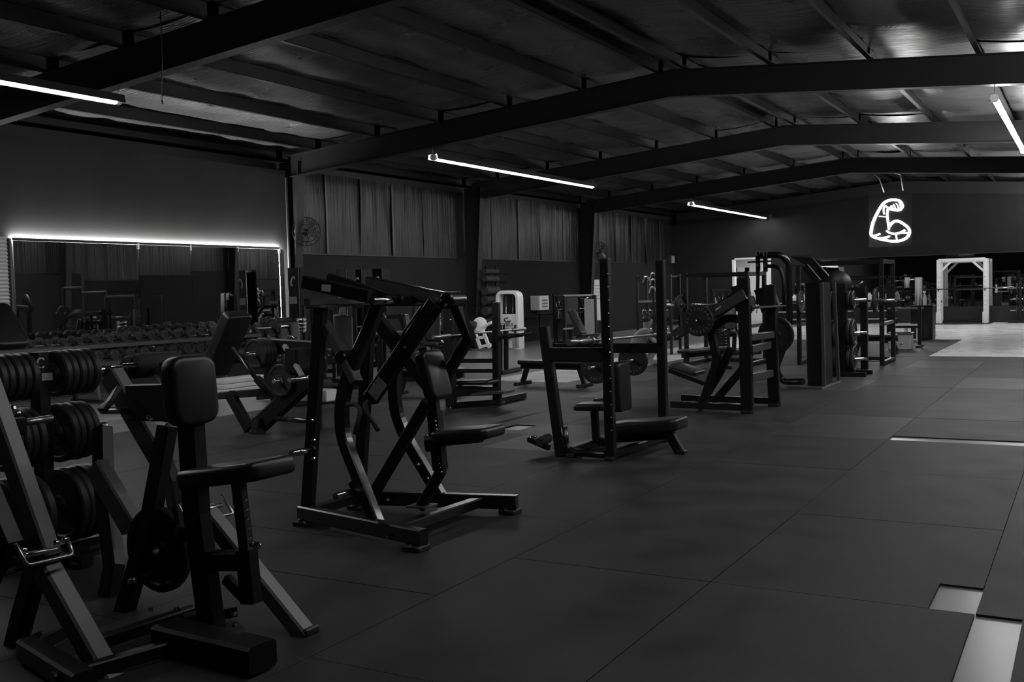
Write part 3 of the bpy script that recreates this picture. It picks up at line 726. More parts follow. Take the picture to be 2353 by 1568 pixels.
# ---------------------------------------------------------------- cable tower with curved boom
m = Machine('cable_tower', 'tall black cable tower with curved tube boom and double pulley', 'gym machine', V((-3.7, 16.3, 0)))
A, B = G(1868, 896), G(1912, 880)
zt = PY(1862, 650, A.y).z
m.b('weight_tower', [V((A.x-.02, (A.y+B.y)/2, .02)), V((A.x-.05, (A.y+B.y)/2, zt))], .62, .26)
m.b('tower_edge', [V((A.x+.12, A.y+.2, .02)), V((A.x+.1, A.y+.22, zt))], .05, .05, 'steel_grey'); m.b('tower_edge', [V((B.x+.1, B.y, .02)), V((B.x+.06, B.y-.05, zt))], .06, .05, 'steel_grey')
m.b('base_plate', [V((A.x-.1, A.y-.05, .02)), V((B.x-.1, B.y+.05, .02))], .5, .03, 'steel_grey')
m.b('top_beam', [(1812, 600, 15.9), (1858, 600, 16.1), (1895, 640, 16.3)], .1, .16)
m.b('top_brace', [(1850, 612, 15.8), (1880, 648, 15.8)], .06, .1)
m.t('boom', [(1744, 588, 15.6), (1795, 585, 15.6), (1812, 605, 15.7), (1815, 760, 15.8), (1782, 850, 15.8), (1800, 878, 15.9), V((A.x-.15, A.y, .12))], .05, 'steel_gloss', .25, 12)
m.t('inner_boom', [(1760, 612, 15.5), (1790, 612, 15.5), (1800, 640, 15.5), (1802, 715, 15.5)], .03, 'steel', .12)
for x_ in (1741, 1758):
    c = PY(x_, 588, 15.5); lathe('pulley', [(.02, -.025), (.07, -.025), (.05, 0), (.07, .025), (.02, .025)], c, (1, .2, 0), 'steel', m.o, 16)
    c = PY(x_+2, 612, 15.5); lathe('pulley', [(.02, -.025), (.06, -.025), (.045, 0), (.06, .025), (.02, .025)], c, (1, .2, 0), 'steel', m.o, 16)
    m.b('pulley_bracket', [(x_, 580, 15.5), (x_+1, 625, 15.5)], .05, .06)
m.t('pull_bar', [(1718, 603, 15.4), (1775, 600, 15.4)], .014, 'steel', 0); m.b('cable_housing', [(1742, 620, 15.5), (1740, 700, 15.5)], .03, .05)
m.t('cable', [(1740, 700, 15.5), (1739, 720, 15.5)], .006, 'dull_metal', 0)
# ================================================================ MORE EQUIPMENT
def copy_tree(o, parent=None):
    c = o.copy(); col.objects.link(c); c.parent = parent
    for ch in o.children: copy_tree(ch, c)
    return c
ORD = ['first', 'second', 'third', 'fourth', 'fifth', 'sixth', 'seventh', 'eighth', 'ninth', 'tenth', 'eleventh', 'twelfth', 'thirteenth', 'fourteenth',
       'fifteenth', 'sixteenth', 'seventeenth', 'eighteenth', 'nineteenth', 'twentieth', 'twenty-first', 'twenty-second', 'twenty-third', 'twenty-fourth', 'twenty-fifth', 'twenty-sixth', 'twenty-seventh', 'twenty-eighth']
# ---- dumbbell rack along the mirror
RX = -13.95
m = Machine('dumbbell_rack', 'long black two tier dumbbell rack below the mirror', 'dumbbell rack', V((RX, 12.2, 0)))
z1, z2 = PX(400, 778, RX).z, PX(400, 815, RX).z
ya, yb = 8.0, 15.9
for y in (ya, ya+2.75, ya+5.5, yb):
    m.b('end_frame', [V((RX-.28, y, .02)), V((RX-.24, y, z1+.02))], .06, .07); m.b('end_frame', [V((RX+.28, y, .02)), V((RX+.2, y, z2+.02))], .06, .07, 'steel_grey')
    m.b('foot_beam', [V((RX-.34, y, .04)), V((RX+.36, y, .04))], .07, .05)
for z, dx in ((z1, -.14), (z2, .02)):
    for d_ in (-.14, .14): m.b('shelf_rail', [V((RX+dx+d_, ya-.05, z-.02-(.03 if d_ > 0 else 0))), V((RX+dx+d_, yb+.05, z-.02-(.03 if d_ > 0 else 0)))], .04, .06, 'steel_grey')
def dumbbell(R, L):
    t = thing('dumbbell', '', 'dumbbell', (0, 0, 0), 'dumbbells on the mirror rack')
    tube('handle', [(-L/2, 0, 0), (L/2, 0, 0)], .016, 'chrome', t, 8)
    for s in (-1, 1): lathe('head', [(.02, 0), (R*.9, 0), (R, .012), (R, .075), (R*.88, .088), (R*.5, .088), (R*.48, .08), (0, .08)], (s*(L/2-.03), 0, 0), (s, 0, 0), 'rubber', t, 14)
    return t
pro = [dumbbell(R, L) for R, L in ((.06, .17), (.075, .19), (.088, .21))]
used = set()
for tier, (z, dx) in enumerate(((z1, -.14), (z2, .02))):
    n_ = 28 if tier == 0 else 26
    for i in range(n_):
        kind = min(2, i*3//n_) if tier == 0 else min(2, (i*3//n_+1))
        R = (.06, .075, .088)[kind]; y = ya+.15+(yb-ya-.3)*i/(n_-1)
        o = pro[kind] if kind not in used else copy_tree(pro[kind]); used.add(kind)
        o.location = (RX+dx, y, z+.012+R); o.rotation_euler = (random.uniform(-1, 1), .1, random.uniform(-.06, .06))
        o['label'] = f'{ORD[i]} dumbbell from the left end of the {"upper" if tier == 0 else "lower"} shelf below the mirror'
# ---- white step platform stack by the mirror
sp0 = PX(508, 880, -12.85); sp0.z = 0
m = Machine('step_platform', 'stack of white ribbed step platforms on the floor before the dumbbell rack', 'step platform', sp0)
for k in range(3): o = box('step', (sp0.x-.2, sp0.y-.1, .003+k*.085), (sp0.x+.18, sp0.y+.95, .08+k*.085), 'white_paint', m.o, .012)

# ---- plate loaded leg press, behind the row machine on the left
m = Machine('leg_press_machine', 'black plate loaded machine with big tilted back pad before the dumbbell rack', 'gym machine', V((-8.7, 9.2, 0)))
Y = 9.1
m.b('base_post', [(590, 1000, 8.86), (594, 962, 8.9)], .12, .12); m.foot(G(592, 998), .14)
m.b('main_arm', [(588, 985, 8.95), (735, 850, 9.0)], .12, .2); m.b('front_leg', [(528, 905, 9.0), (574, 988, 8.95)], .1, .12)
m.b('base_tube', [(478, 912, 9.6), (600, 902, 9.0)], .08, .09); m.t('base_rail', [(622, 962, 9.0), (718, 968, 8.4)], .03, 'steel_gloss', 0)
m.b('boom', [(600, 792, 9.2), (745, 802, 9.2)], .12, .17); m.b('carriage', [(700, 800, 9.1), (700, 850, 9.1)], .5, .2)
m.pad('back_pad', (548, 720, 9.6), (490, 860, 9.6), .42, .16, rc=.06)
m.t('guide_rail', [(535, 800, 9.4), (600, 885, 9.3)], .03, 'steel_gloss', 0); m.t('guide_rail', [(600, 870, 9.2), (650, 925, 9.2)], .02, 'steel_gloss', 0)
m.b('inclined_beam', [(654, 795, 9.0), (695, 865, 8.8)], .05, .05, 'label_grey'); m.b('inclined_beam', [(590, 870, 9.1), (640, 925, 9.1)], .06, .09)
h0 = PX(722, 866, PY(722, 866, 8.6).x); m.horn(h0, (0, -1, 0), .4, .026)
m.t('stop_pin', [(662, 772, 9.0), (684, 778, 8.95)], .012, 'chrome', 0)
c0 = PY(602, 812, 9.0)
m.horn(c0+V((0, .3, 0)), (0, -1, 0), .55, .024); m.b('horn_arm', [c0+V((0, .3, 0)), c0+V((.35, .3, .1))], .06, .08)
for i in range(4): plate(c0+V((0, -.1+.055*i, 0)), (0, -1, 0), .175, .05, f'{ORD[i]} plate in the stack on the left horn of the tilted pad machine', 'plates on the tilted pad machine')
c1 = PY(645, 875, 8.9); m.horn(c1+V((0, .2, 0)), (0, -1, 0), .32, .024)
m.b('horn_arm', [c1+V((0, .2, 0)), c1+V((-.1, .2, -.2))], .06, .08)
o = plate(c1, (0, -1, 0), .19, .05, 'round plate marked with a number low on the machine with the tilted back pad', 'plates on the tilted pad machine')
text_obj('number', '25', .09, c1+V((.02, -.027, 0)), (1, 0, 0), (0, 0, 1), 'print_grey', o)
c2 = PY(628, 753, 9.6); m.horn(c2+V((0, .3, 0)), (0, -1, 0), .6, .02); m.b('horn_arm', [c2+V((0, .3, 0)), c2+V((.1, .2, -.25))], .05, .06)
plate(c2, (0, -1, 0), .12, .04, 'small plate on the top horn of the machine with the tilted back pad', 'plates on the tilted pad machine')
o = box('wipe_box', (c0.x+.2, 9.3, .36), (c0.x+.7, 9.5, .5), 'white_paint', None, .01, loc=(c0.x+.4, 9.4, .36)); tag(o, 'small white box between the parts of the tilted pad machine', 'box')
box('box_stand', (c0.x+.35, 9.35, .0), (c0.x+.5, 9.45, .36), 'steel', o)

# ---- weight stack towers along the lined wall
def stack_tower(p_left, p_right, top, bot, X, label):
    a = PX(p_left+12, top, X)
    m = Machine('weight_stack_machine', label, 'gym machine', V((X-.25, a.y, 0)), 'weight stack machines along the lined wall')
    zt = a.z; w_ = .34
    y0, y1 = a.y, a.y+.34
    box('side_shroud', (X-.28, y0, .05), (X, y0+.04, zt), 'steel', m.o, .006); box('end_shroud', (X-.04, y0+.05, .05), (X, y1, zt), 'wall_paint', m.o, .006)
    box('back_shroud', (X-.28, y1-.04, .05), (X-.05, y1, zt), 'steel', m.o, .006); box('top_cap', (X-.28, y0+.041, zt-.05), (X-.041, y1-.041, zt), 'steel', m.o)
    for k in range(10): box('stack_plate', (X-.24, y0+.06, .2+k*.075), (X-.06, y1-.06, .265+k*.075), 'dull_metal' if k % 3 == 0 else 'steel_gloss', m.o)
    pz = zt-.28
    tube('emblem', [V((X-.14+.05*math.cos(t*.4), y0-.004, pz+.09*math.sin(t*.4+.5))) for t in range(12)], .016, 'print_white', m.o, 6)
    box('label_band', (X-.25, y0-.004, zt-.75), (X-.05, y0, zt-.6), 'label_grey', m.o)
    m.b('base_beam', [V((X-.14, y0-.05, .05)), V((X-.14, y1+.12, .05))], .08, .08); m.b('base_beam', [V((X-.28, y1, .05)), V((X+.6, y1, .05))], .08, .08)
    m.b('seat_post', [V((X+.5, (y0+y1)/2, .05)), V((X+.5, (y0+y1)/2, .45))], .07, .07); pad('seat_pad', (X+.5, (y0+y1)/2, .5), (1, 0, 0), (0, 1, 0), .4, .32, .07, 'vinyl', m.o, .025, None, .05)
    pad('thigh_pad', (X+.3, (y0+y1)/2, .72), (0, 1, 0), (1, 0, 0), .5, .12, .11, 'vinyl', m.o, .05)
    m.b('thigh_post', [V((X+.2, (y0+y1)/2, .3)), V((X+.28, (y0+y1)/2, .7))], .05, .05)
    return m
stack_tower(672, 690, 615, 715, -14.3, 'tall weight stack machine nearest the end of the mirror')
stack_tower(783, 806, 619, 650, -14.3, 'second weight stack machine from the end of the mirror')
stack_tower(818, 842, 619, 655, -14.3, 'third weight stack machine from the end of the mirror')
stack_tower(865, 890, 617, 640, -14.3, 'fourth weight stack machine from the end of the mirror')
# ---- small dumbbell tower
p = PX(692, 772, -12.8); m = Machine('handle_tower', 'slim black tower holding four chrome dumbbells near the mirror end', 'dumbbell rack', V((-12.8, p.y, 0)))
m.b('post', [V((-12.8, p.y+.1, .03)), V((-12.8, p.y+.1, 1.45))], .07, .07); m.b('post', [V((-12.8, p.y+.55, .03)), V((-12.8, p.y+.55, 1.45))], .07, .07)
m.b('base_beam', [V((-13.1, p.y+.3, .04)), V((-12.5, p.y+.3, .04))], .5, .06)
for k, yy in enumerate((735, 744, 752, 760)):
    c = PX(690, yy, -12.7)
    m.b('peg', [V((-12.8, p.y+.1, c.z-.03)), V((-12.7, c.y, c.z-.03)), V((-12.62, c.y, c.z-.03))], .03, .02)
    o = tube('dumbbell', [c+V((0, -.12, 0)), c+V((0, .12, 0))], .018, 'chrome', None, 8, loc=c); tag(o, f'{ORD[k]} chrome dumbbell from the top of the slim tower', 'dumbbell', 'chrome dumbbells on the slim tower')
    for s in (-1, 1): lathe('head', [(.018, -.04), (.035, -.04), (.04, 0), (.035, .04), (.018, .04)], c+V((0, s*.09, 0)), (0, 1, 0), 'chrome', o, 10)

# ---- wall fans
def wall_fan(px, py, X, label, R=.29):
    c = PX(px, py, X); t = thing('wall_fan', label, 'fan', c, 'fans on the lined wall')
    ax = V((.75, -.6, .12)).normalized(); s = ax.orthogonal().normalized(); u = ax.cross(s)
    for r, h in ((R, 0), (R*.75, .055), (R*.45, .075), (R*.98, -.05), (R*.7, -.1)):
        tube('guard_ring', [c+ax*h+(s*math.cos(t_*.35)+u*math.sin(t_*.35))*r for t_ in range(18)], .006, 'steel', t, 6, closed=True)
    for k in range(16):
        a = k*math.pi/8; e = s*math.cos(a)+u*math.sin(a)
        tube('guard_wire', [c+ax*.085+e*.05, c+ax*.055+e*R*.75, c+e*R, c-ax*.05+e*R*.98, c-ax*.11+e*.1], .004, 'steel', t, 5)
    lathe('motor', [(0, -.2), (.06, -.19), (.075, -.14), (.075, -.06), (.03, -.04), (.03, .03), (.05, .04), (0, .05)], c, ax, 'steel', t, 14)
    for k in range(3):
        a = k*2.094; e = s*math.cos(a)+u*math.sin(a); g = s*math.cos(a+.7)+u*math.sin(a+.7)
        mesh_obj('blade', [c+e*.03, c+e*R*.85+ax*.03, c+(e+g).normalized()*R*.88, c+g*R*.7-ax*.03, c+g*.05-ax*.02,
                           c+e*.03+ax*.006, c+e*R*.85+ax*.036, c+(e+g).normalized()*R*.88+ax*.006, c+g*R*.7-ax*.024, c+g*.05-ax*.014],
                 [(0,1,2,3,4),(9,8,7,6,5),(0,5,6,1),(1,6,7,2),(2,7,8,3),(3,8,9,4),(4,9,5,0)], 'steel_grey', t)
    tube('wall_arm', [c-ax*.16, V((XL+.2, c.y-.1, c.z-.3)), V((XL+.08, c.y-.12, c.z-.32))], .02, 'steel', t, 8, .05)
    box('wall_plate', (XL+.06, c.y-.2, c.z-.4), (XL+.1, c.y-.04, c.z-.22), 'steel', t)
wall_fan(705, 532, -14.95, 'dark wall fan on the lined wall next to the mirror end', .32)
wall_fan(1382, 577, -14.95, 'dark wall fan far along the lined wall above the poster', .32)

# ---- foam rollers and balls on a wall stand
b0 = G(1128, 800); X = -15.1
m = Machine('roller_stand', 'two black posts holding rolled mats against the grey wall', 'storage rack', V((X, PX(1128, 700, X).y, 0)))
for x_ in (1117, 1139):
    q = PX(x_, 612, X); m.b('post', [V((X, q.y, .02)), q], .05, .05); m.b('post_foot', [V((X-.2, q.y, .03)), V((X+.3, q.y, .03))], .06, .05)
for k, (yy, r_, w_) in enumerate(((624, .07, 0), (641, .09, 1), (668, .19, 0), (690, .2, 1), (715, .2, 0), (742, .2, 1))):
    r_ = min(r_, .125); a, b = PX(1104, yy, X+.05+r_), PX(1152, yy, X+.05+r_)
    q1 = PX(1117, yy, X); q1.z = (a.z+b.z)/2; m.b('peg', [q1-V((0, 0, r_+.012)), q1-V((0, 0, r_+.012))+V((.4, 0, 0))], .03, .02)
    q2 = PX(1139, yy, X); q2.z = (a.z+b.z)/2; m.b('peg', [q2-V((0, 0, r_+.012)), q2-V((0, 0, r_+.012))+V((.4, 0, 0))], .03, .02)
    c = (a+b)/2; o = lathe('rolled_mat', [(.03, -.36), (r_*.95, -.36), (r_, -.33), (r_, .33), (r_*.95, .36), (.03, .36)], c, (0, 1, 0), 'foam', None, 18, loc=c)
    tag(o, f'black rolled mat, {ORD[k]} from the top on the two wall posts', 'rolled mat', 'rolled mats on the wall posts')

# ---- white weight stack machine with oval window
Y = 25.0
m = Machine('white_stack_machine', 'white weight stack machine with arched frame and dark oval logo, by the grey wall', 'gym machine', PY(1170, 802, Y))
def py(x, y): return PY(x, y, Y)
m.bent('arch_frame', [py(1148, 803), py(1148, 672), py(1193, 672), py(1196, 803)], .3, .1, 'white_paint', .18)
a, b = py(1150, 722), py(1192, 768)
box('front_panel', (a.x, Y-.13, b.z), (b.x, Y-.1, a.z), 'white_paint', m.o, .004); box('lower_panel', (a.x, Y-.1, py(1150, 800).z), (b.x, Y-.07, py(1150, 776).z), 'white_paint', m.o, .004)
box('back_panel', (a.x, Y+.1, .1), (b.x, Y+.12, py(1150, 672).z), 'steel', m.o); 
box('stack', (a.x+.12, Y-.08, .15), (b.x-.12, Y+.08, 1.0), 'steel_gloss', m.o)
for x_ in (1163, 1178): m.t('guide_rod', [py(x_, 790), py(x_, 680)], .01, 'chrome', 0)
m.t('cable', [py(1171, 720), py(1171, 676)], .006, 'steel', 0)
c = py(1171, 735)+V((0, -.14, 0)); c.y = Y-.134
tube('logo_oval', [c+V((.10*math.cos(t*.4), 0, .055*math.sin(t*.4))) for t in range(3, 15)], .014, 'wall_black', m.o, 6); tube('logo_oval', [c+V((.05*math.cos(t*.4)+.05, 0, .055*math.sin(t*.4)-.01)) for t in range(9, 17)], .012, 'wall_black', m.o, 6)
text_obj('logo_text', 'CYBEX', .14, py(1171, 746)+V((0, -.16, 0)), (1, 0, 0), (0, 0, 1), 'wall_black', m.o)
for x_ in (1151, 1158, 1184): m.b('pad_post', [PY(x_, 747, Y-.25), PY(x_, 775, Y-.25)], .05, .05)
m.pad('seat_pad', (1150, 770, Y-.5), (1196, 771, Y-.5), .4, .1); m.b('seat_post', [(1172, 772, Y-.5), (1172, 800, Y-.5)], .1, .1, 'white_paint')
m.b('base_beam', [(1150, 803, Y-.3), (1196, 803, Y-.3)], .1, .08, 'white_paint')
m.t('handle', [(1150, 768, Y-.6), (1150, 757, Y-.9), (1180, 757, Y-.9)], .02, 'steel', .05)
# ---- white tilted machine beside it
m = Machine('white_incline_machine', 'small white machine with round cam and ladder-like legs left of the white stack machine', 'gym machine', PY(1105, 802, 23.8))
Y = 23.8
c = PY(1103, 746, Y); lathe('cam_disc', [(.03, -.03), (.17, -.03), (.2, -.02), (.2, .02), (.17, .03), (.03, .03)], c, (.3, -1, 0), 'white_paint', m.o, 24)
m.b('leg', [(1090, 760, Y), (1105, 802, Y)], .06, .09, 'white_paint'); m.b('leg', [(1110, 760, Y), (1125, 800, Y)], .06, .09, 'white_paint')
for q in ((1096, 777, 1118, 775), (1103, 797, 1128, 793)): m.b('rung', [(q[0], q[1], Y), (q[2], q[3], Y)], .06, .08, 'white_paint')
m.b('arm', [(1094, 760, Y), (1130, 741, Y)], .06, .07, 'white_paint')
c = PY(1078, 745, Y-.2); lathe('roller_pad', [(.03, -.2), (.09, -.2), (.1, -.17), (.1, .17), (.09, .2), (.03, .2)], c, (1, .3, -.2), 'foam', m.o, 16)
m.b('axle', [c, PY(1095, 757, Y)], .05, .05); m.t('front_bar', [(1052, 775, Y-.2), (1058, 803, Y-.2), (1082, 803, Y-.2)], .03, 'steel', .08)

# ---- rack with shelves in the middle row
A, B = G(1037, 940), G(1142, 932)
m = Machine('stepped_rack', 'black two post stand with stepped seat and foot plate in the middle row', 'gym machine', (A+B)/2)
m.b('upright', [V((A.x, A.y, .02)), PY(1030, 690, A.y)], .09, .14); m.b('upright', [V((B.x, B.y, .02)), PY(1140, 695, B.y)], .09, .1)
for y_ in (829, 852): m.b('cross_bar', [PY(1038, y_, A.y+.05), PY(1141, y_, B.y)], .06, .06)
m.pad('seat_pad', (1042, 878, 12.1), (1136, 878, 12.1), .34, .06); m.b('seat_box', [PY(1040, 900, A.y+.05), PY(1140, 897, B.y)], .2, .12)
m.b('side_post', [PY(1150, 770, B.y+.3), PY(1150, 850, B.y+.3)], .05, .05); m.b('side_post', [PY(1163, 760, B.y+.3), PY(1163, 850, B.y+.3)], .05, .06)
m.b('foot_plate', [PY(1095, 905, 12.0), PY(1170, 901, 12.0)], .3, .03, 'steel_grey'); m.b('foot_plate_leg', [PY(1145, 905, 12.0), PY(1148, 932, 12.0)], .07, .08); m.foot(G(1148, 932), .14)
m.b('base_beam', [V((A.x, A.y, .05)), V((B.x, B.y, .05))], .09, .08); m.b('base_beam', [V((B.x, B.y, .06)), V((B.x+.0, B.y+.8, .06))], .08, .08)
m.t('grip_bar', [PY(1165, 775, 12.4), PY(1220, 766, 12.6)], .025, 'steel', 0); m.b('grip_mount', [PY(1150, 775, 12.5), PY(1168, 775, 12.4)], .05, .06)
for y_ in (735, 905, 938): m.bolt(PY(1035, y_, A.y-.05), .014)
m.b('platform_rail', [G(1150, 856, .05), G(1195, 848, .05)], .1, .08); 
bp = PY(1052, 770, 11.7); bq = PX(1180, 757, bp.x); bq.z = bp.z
bb = Machine('barbell', 'bare barbell lying across the stepped middle row stand', 'barbell', bp)
tube('bar', [bp+V((0, -.2, 0)), bp+V((0, 1.5, 0))], .014, 'dull_metal', bb.o, 8); tube('sleeve', [bp+V((0, -.6, 0)), bp+V((0, -.2, 0))], .026, 'dull_metal', bb.o, 12); tube('sleeve', [bp+V((0, 1.5, 0)), bp+V((0, 1.9, 0))], .026, 'dull_metal', bb.o, 12)
m.b('bar_hook', [bp+V((-.02, .2, -.025)), V((A.x, A.y, bp.z-.03))], .06, .03)

# ---- flat benches
def flat_bench(p, q, label, zt=.45, w=.3, group=None):
    p, q = V(p), V(q); p.z = q.z = zt-.05; d = (q-p).normalized(); s = V((-d.y, d.x, 0))
    m = Machine('flat_bench', label, 'weight bench', (p+q)/2, group)
    pad('bench_pad', (p+q)/2, d, s, (q-p).length, w, .08, 'vinyl', m.o, .03, None, .04)
    m.b('spine', [p+V((0, 0, -.08)), q+V((0, 0, -.08))], .07, .07, side=s)
    for e, sg_ in ((p+d*.12, -1), (q-d*.12, 1)):
        m.b('leg', [V((e.x, e.y, zt-.13)), V((e.x+d.x*.1*sg_, e.y+d.y*.1*sg_, .05))], .07, .08, side=s)
        f_ = V((e.x+d.x*.1*sg_, e.y+d.y*.1*sg_, .04)); m.b('foot_beam', [f_-s*.22, f_+s*.22], .06, .05)
        for k in (-.2, .2): m.foot(f_+s*k, .07)
    return m
a = PY(1198, 829, 15.6)
flat_bench(G(1198, 829, .42), G(1345, 832, .42), 'flat bench with bright lit pad edge left of the bench press station')
flat_bench(V((-9.6, 13.2, 0)), V((-8.5, 13.4, 0)), 'flat bench in the second row behind the overhead row machine')
flat_bench(V((-6.6, 18.0, 0)), V((-6.2, 19.1, 0)), 'flat bench beyond the lever press near the squatting person')

# ---- things on the far part of the left wall
o = Machine('poster', 'pale printed sheet on the grey wall beside the column', 'poster', PX(1376, 735, XL+.07))
a, b = PX(1362, 643, XL+.07), PX(1390, 735, XL+.07); box('sheet', (XL+.062, a.y, b.z), (XL+.07, b.y, a.z), 'print_white', o.o)
for k in range(5): box('print_line', (XL+.071, a.y+.15, a.z-.2-k*.12), (XL+.073, b.y-.15-(k % 2)*.15, a.z-.22-k*.12), 'print_grey', o.o)
a, b = PX(1240, 680, -15.2), PX(1262, 712, -15.2)
o = Machine('wall_box', 'small white cabinet with notices on the grey wall', 'cabinet', V((-15.3, a.y, b.z)))
box('body', (XL+.06, a.y, b.z), (-15.2, b.y, a.z), 'white_paint', o.o, .01); box('door', (XL+.1, a.y-.01, b.z+.02), (-15.24, a.y-.001, a.z-.02), 'print_white', o.o)
for k in range(3): box('notice', (-15.199, a.y+.15, a.z-.12-k*.1), (-15.197, b.y-.1, a.z-.18-k*.1), 'print_grey', o.o)
o.o.location.z = b.z
for ch in o.o.children:
    for vt in ch.data.vertices: vt.co.z -= b.z
m = Machine('side_table', 'black table by the wall under the small white cabinet', 'table', V((-14.6, PX(1285, 715, -14.6).y, 0)))
yc = PX(1285, 715, -14.6).y
box('table_top', (-14.95, yc-.9, .86), (-14.2, yc+.9, .9), 'steel', m.o, .006)
for dx in (-.3, .3):
    for dy in (-.8, .8): m.b('leg', [V((-14.57+dx, yc+dy, .0)), V((-14.57+dx, yc+dy, .86))], .05, .05)
for k, (dy, hh, r_) in enumerate(((-.3, .3, .09), (.05, .24, .12), (.45, .34, .07))):
    o = lathe('jug', [(0, 0), (r_, 0), (r_, hh*.7), (r_*.4, hh*.85), (r_*.4, hh), (0, hh)], (-14.5, yc+dy, .901), (0, 0, 1), 'rubber', None, 14, loc=(-14.5, yc+dy, .9)); tag(o, f'{ORD[k]} dark jug from the left on the wall table', 'jug', 'jugs on the wall table')
def power_rack(name, label, x0, x1, y0, y1, h, mat='steel', edge='steel_grey', bw=.08, holes=True, cat='power rack'):
    m = Machine(name, label, cat, V(((x0+x1)/2, (y0+y1)/2, 0)))
    for x in (x0, x1):
        for y in (y0, y1):
            m.b('post', [V((x, y, .012)), V((x, y, h))], bw, bw, mat)
            if holes:
                for k in range(8): lathe('pin_hole', [(0, .002), (.014, .002), (.014, -.002)], V((x, y-bw/2-.0005, .5+k*.17)), (0, -1, 0), 'wall_black' if mat == 'white_paint' else edge, m.o, 8)
        m.b('side_beam', [V((x, y0, h-.05)), V((x, y1, h-.05))], bw*.9, bw*.9, mat); m.b('side_beam', [V((x, y0, .06)), V((x, y1, .06))], bw*.9, bw*.9, mat)
    for y in (y0, y1): m.b('top_beam', [V((x0, y, h-.05)), V((x1, y, h-.05))], bw*.9, bw*.9, mat)
    m.b('base_beam', [V((x0, y1, .06)), V((x1, y1, .06))], bw*.9, bw*.9, 'steel')
    for x in (x0, x1): m.b('safety_arm', [V((x, y0-.05, .8)), V((x, y1, .8))], .05, .07, edge)
    for x in (x0, x1): m.b('bar_hook', [V((x, y0-.12, 1.28)), V((x, y0-.1, 1.22)), V((x, y0-.03, 1.22))], .05, .03, edge)
    return m
def loaded_bar(c, d, L, label, plates, group, short):
    c = V(c); d = V(d).normalized()
    bb = Machine('barbell', label, 'barbell', c)
    tube('bar', [c-d*.65, c+d*.65], .014, 'chrome', bb.o, 8)
    for s in (-1, 1):
        tube('sleeve', [c+d*s*.65, c+d*s*(.65+L)], .026, 'dull_metal', bb.o, 10)
        for i, R in enumerate(plates):
            o = plate(c+d*s*(.70+i*.055), d, R, .05, f'{ORD[i]} plate on the {"left" if s < 0 else "right"} end of the {short} barbell', group)
# cable frame near the wall in the middle distance
xa, xb = PY(1296, 700, 24.5).x, PY(1366, 700, 24.5).x; zt = PY(1300, 680, 24.5).z
m = Machine('cable_crossover', 'black square cable frame with grey header panel in front of the poster', 'gym machine', V(((xa+xb)/2, 24.5, 0)))
for x in (xa, xb):
    m.b('post', [V((x, 24.5, .02)), V((x, 24.5, zt))], .1, .1, 'steel'); m.b('post_foot', [V((x, 24.1, .04)), V((x, 25.0, .04))], .1, .08)
m.b('top_beam', [V((xa, 24.5, zt)), V((xb, 24.5, zt))], .08, .05, 'label_grey')
box('header_panel', (xa+.12, 24.44, zt-.38), (xa+.42, 24.47, zt-.04), 'steel_grey', m.o); box('stack_cover', (xb-.25, 24.4, .1), (xb+.02, 24.6, zt-.1), 'label_grey', m.o)
for dx in (.2, .34): m.t('cable', [V((xa+dx, 24.5, zt-.05)), V((xa+dx, 24.5, .8))], .006, 'dull_metal', 0)
m.t('strap_handle', [V((xb-.35, 24.3, 1.4)), V((xb-.2, 24.3, 1.36)), V((xb-.05, 24.3, 1.4))], .018, 'chrome', .04)
# adjustable bench and clutter before it
m = Machine('incline_bench', 'dark incline bench standing before the square cable frame', 'weight bench', V((-10.3, 21.5, 0)))
m.pad('back_pad', (1312, 712, 21.5), (1340, 768, 21.5), .32, .09); m.pad('seat_pad', (1340, 772, 21.5), (1372, 770, 21.5), .34, .09)
m.b('frame', [(1320, 800, 21.5), (1330, 772, 21.5), (1372, 782, 21.5), (1375, 806, 21.5)], .07, .08); m.t('handle', [(1295, 757, 21.4), (1318, 755, 21.4)], .02, 'label_grey', 0)
q = PY(1322, 808, 21.5); m.b('foot_beam', [V((q.x, 21.2, .05)), V((q.x, 21.8, .05))], .06, .05); q = PY(1376, 808, 21.5); m.b('foot_beam', [V((q.x, 21.2, .05)), V((q.x, 21.8, .05))], .06, .05)
m.b('frame_leg', [V((q.x, 21.5, .05)), PY(1375, 790, 21.5)], .06, .06)

# ---- storage frame with kettlebells and bands beyond the bench station
xa, xb = PY(1472, 700, 23).x, PY(1548, 700, 23).x; zt = PY(1490, 632, 23).z
m = Machine('storage_frame', 'tall black storage frame full of hanging grips beyond the two uprights', 'storage rack', V(((xa+xb)/2, 23, 0)))
for x in (xa, (xa+xb)/2, xb):
    for y in (22.8, 23.4): m.b('post', [V((x, y, .012)), V((x, y, zt))], .06, .06)
for z in (.35, .8, 1.25, zt-.05): m.b('shelf', [V((xa, 23.1, z)), V((xb, 23.1, z))], .6, .03)
m.b('shelf_edge', [V((xa, 22.79, 1.28)), V((xb, 22.79, 1.28))], .02, .05, 'dull_metal')
for k in range(5):
    x = xa+.12+k*(xb-xa-.24)/4
    for z in (.366, .816):
        c = V((x, 22.95, z-.0)); o = lathe('kettlebell', [(0, 0), (.05, 0), (.07, .03), (.078, .08), (.07, .13), (.05, .18), (0, .185)], c, (0, 0, 1), 'rubber', None, 14, loc=c)
        tube('handle', fillet([c+V((-.05, 0, .15)), c+V((-.06, 0, .25)), c+V((.06, 0, .25)), c+V((.05, 0, .15))], .04), .014, 'chrome', o, 8)
        tag(o, f'{ORD[k]} kettlebell from the left on the {"bottom" if z < .5 else "middle"} shelf of the storage frame', 'kettlebell', 'kettlebells on the storage frame')
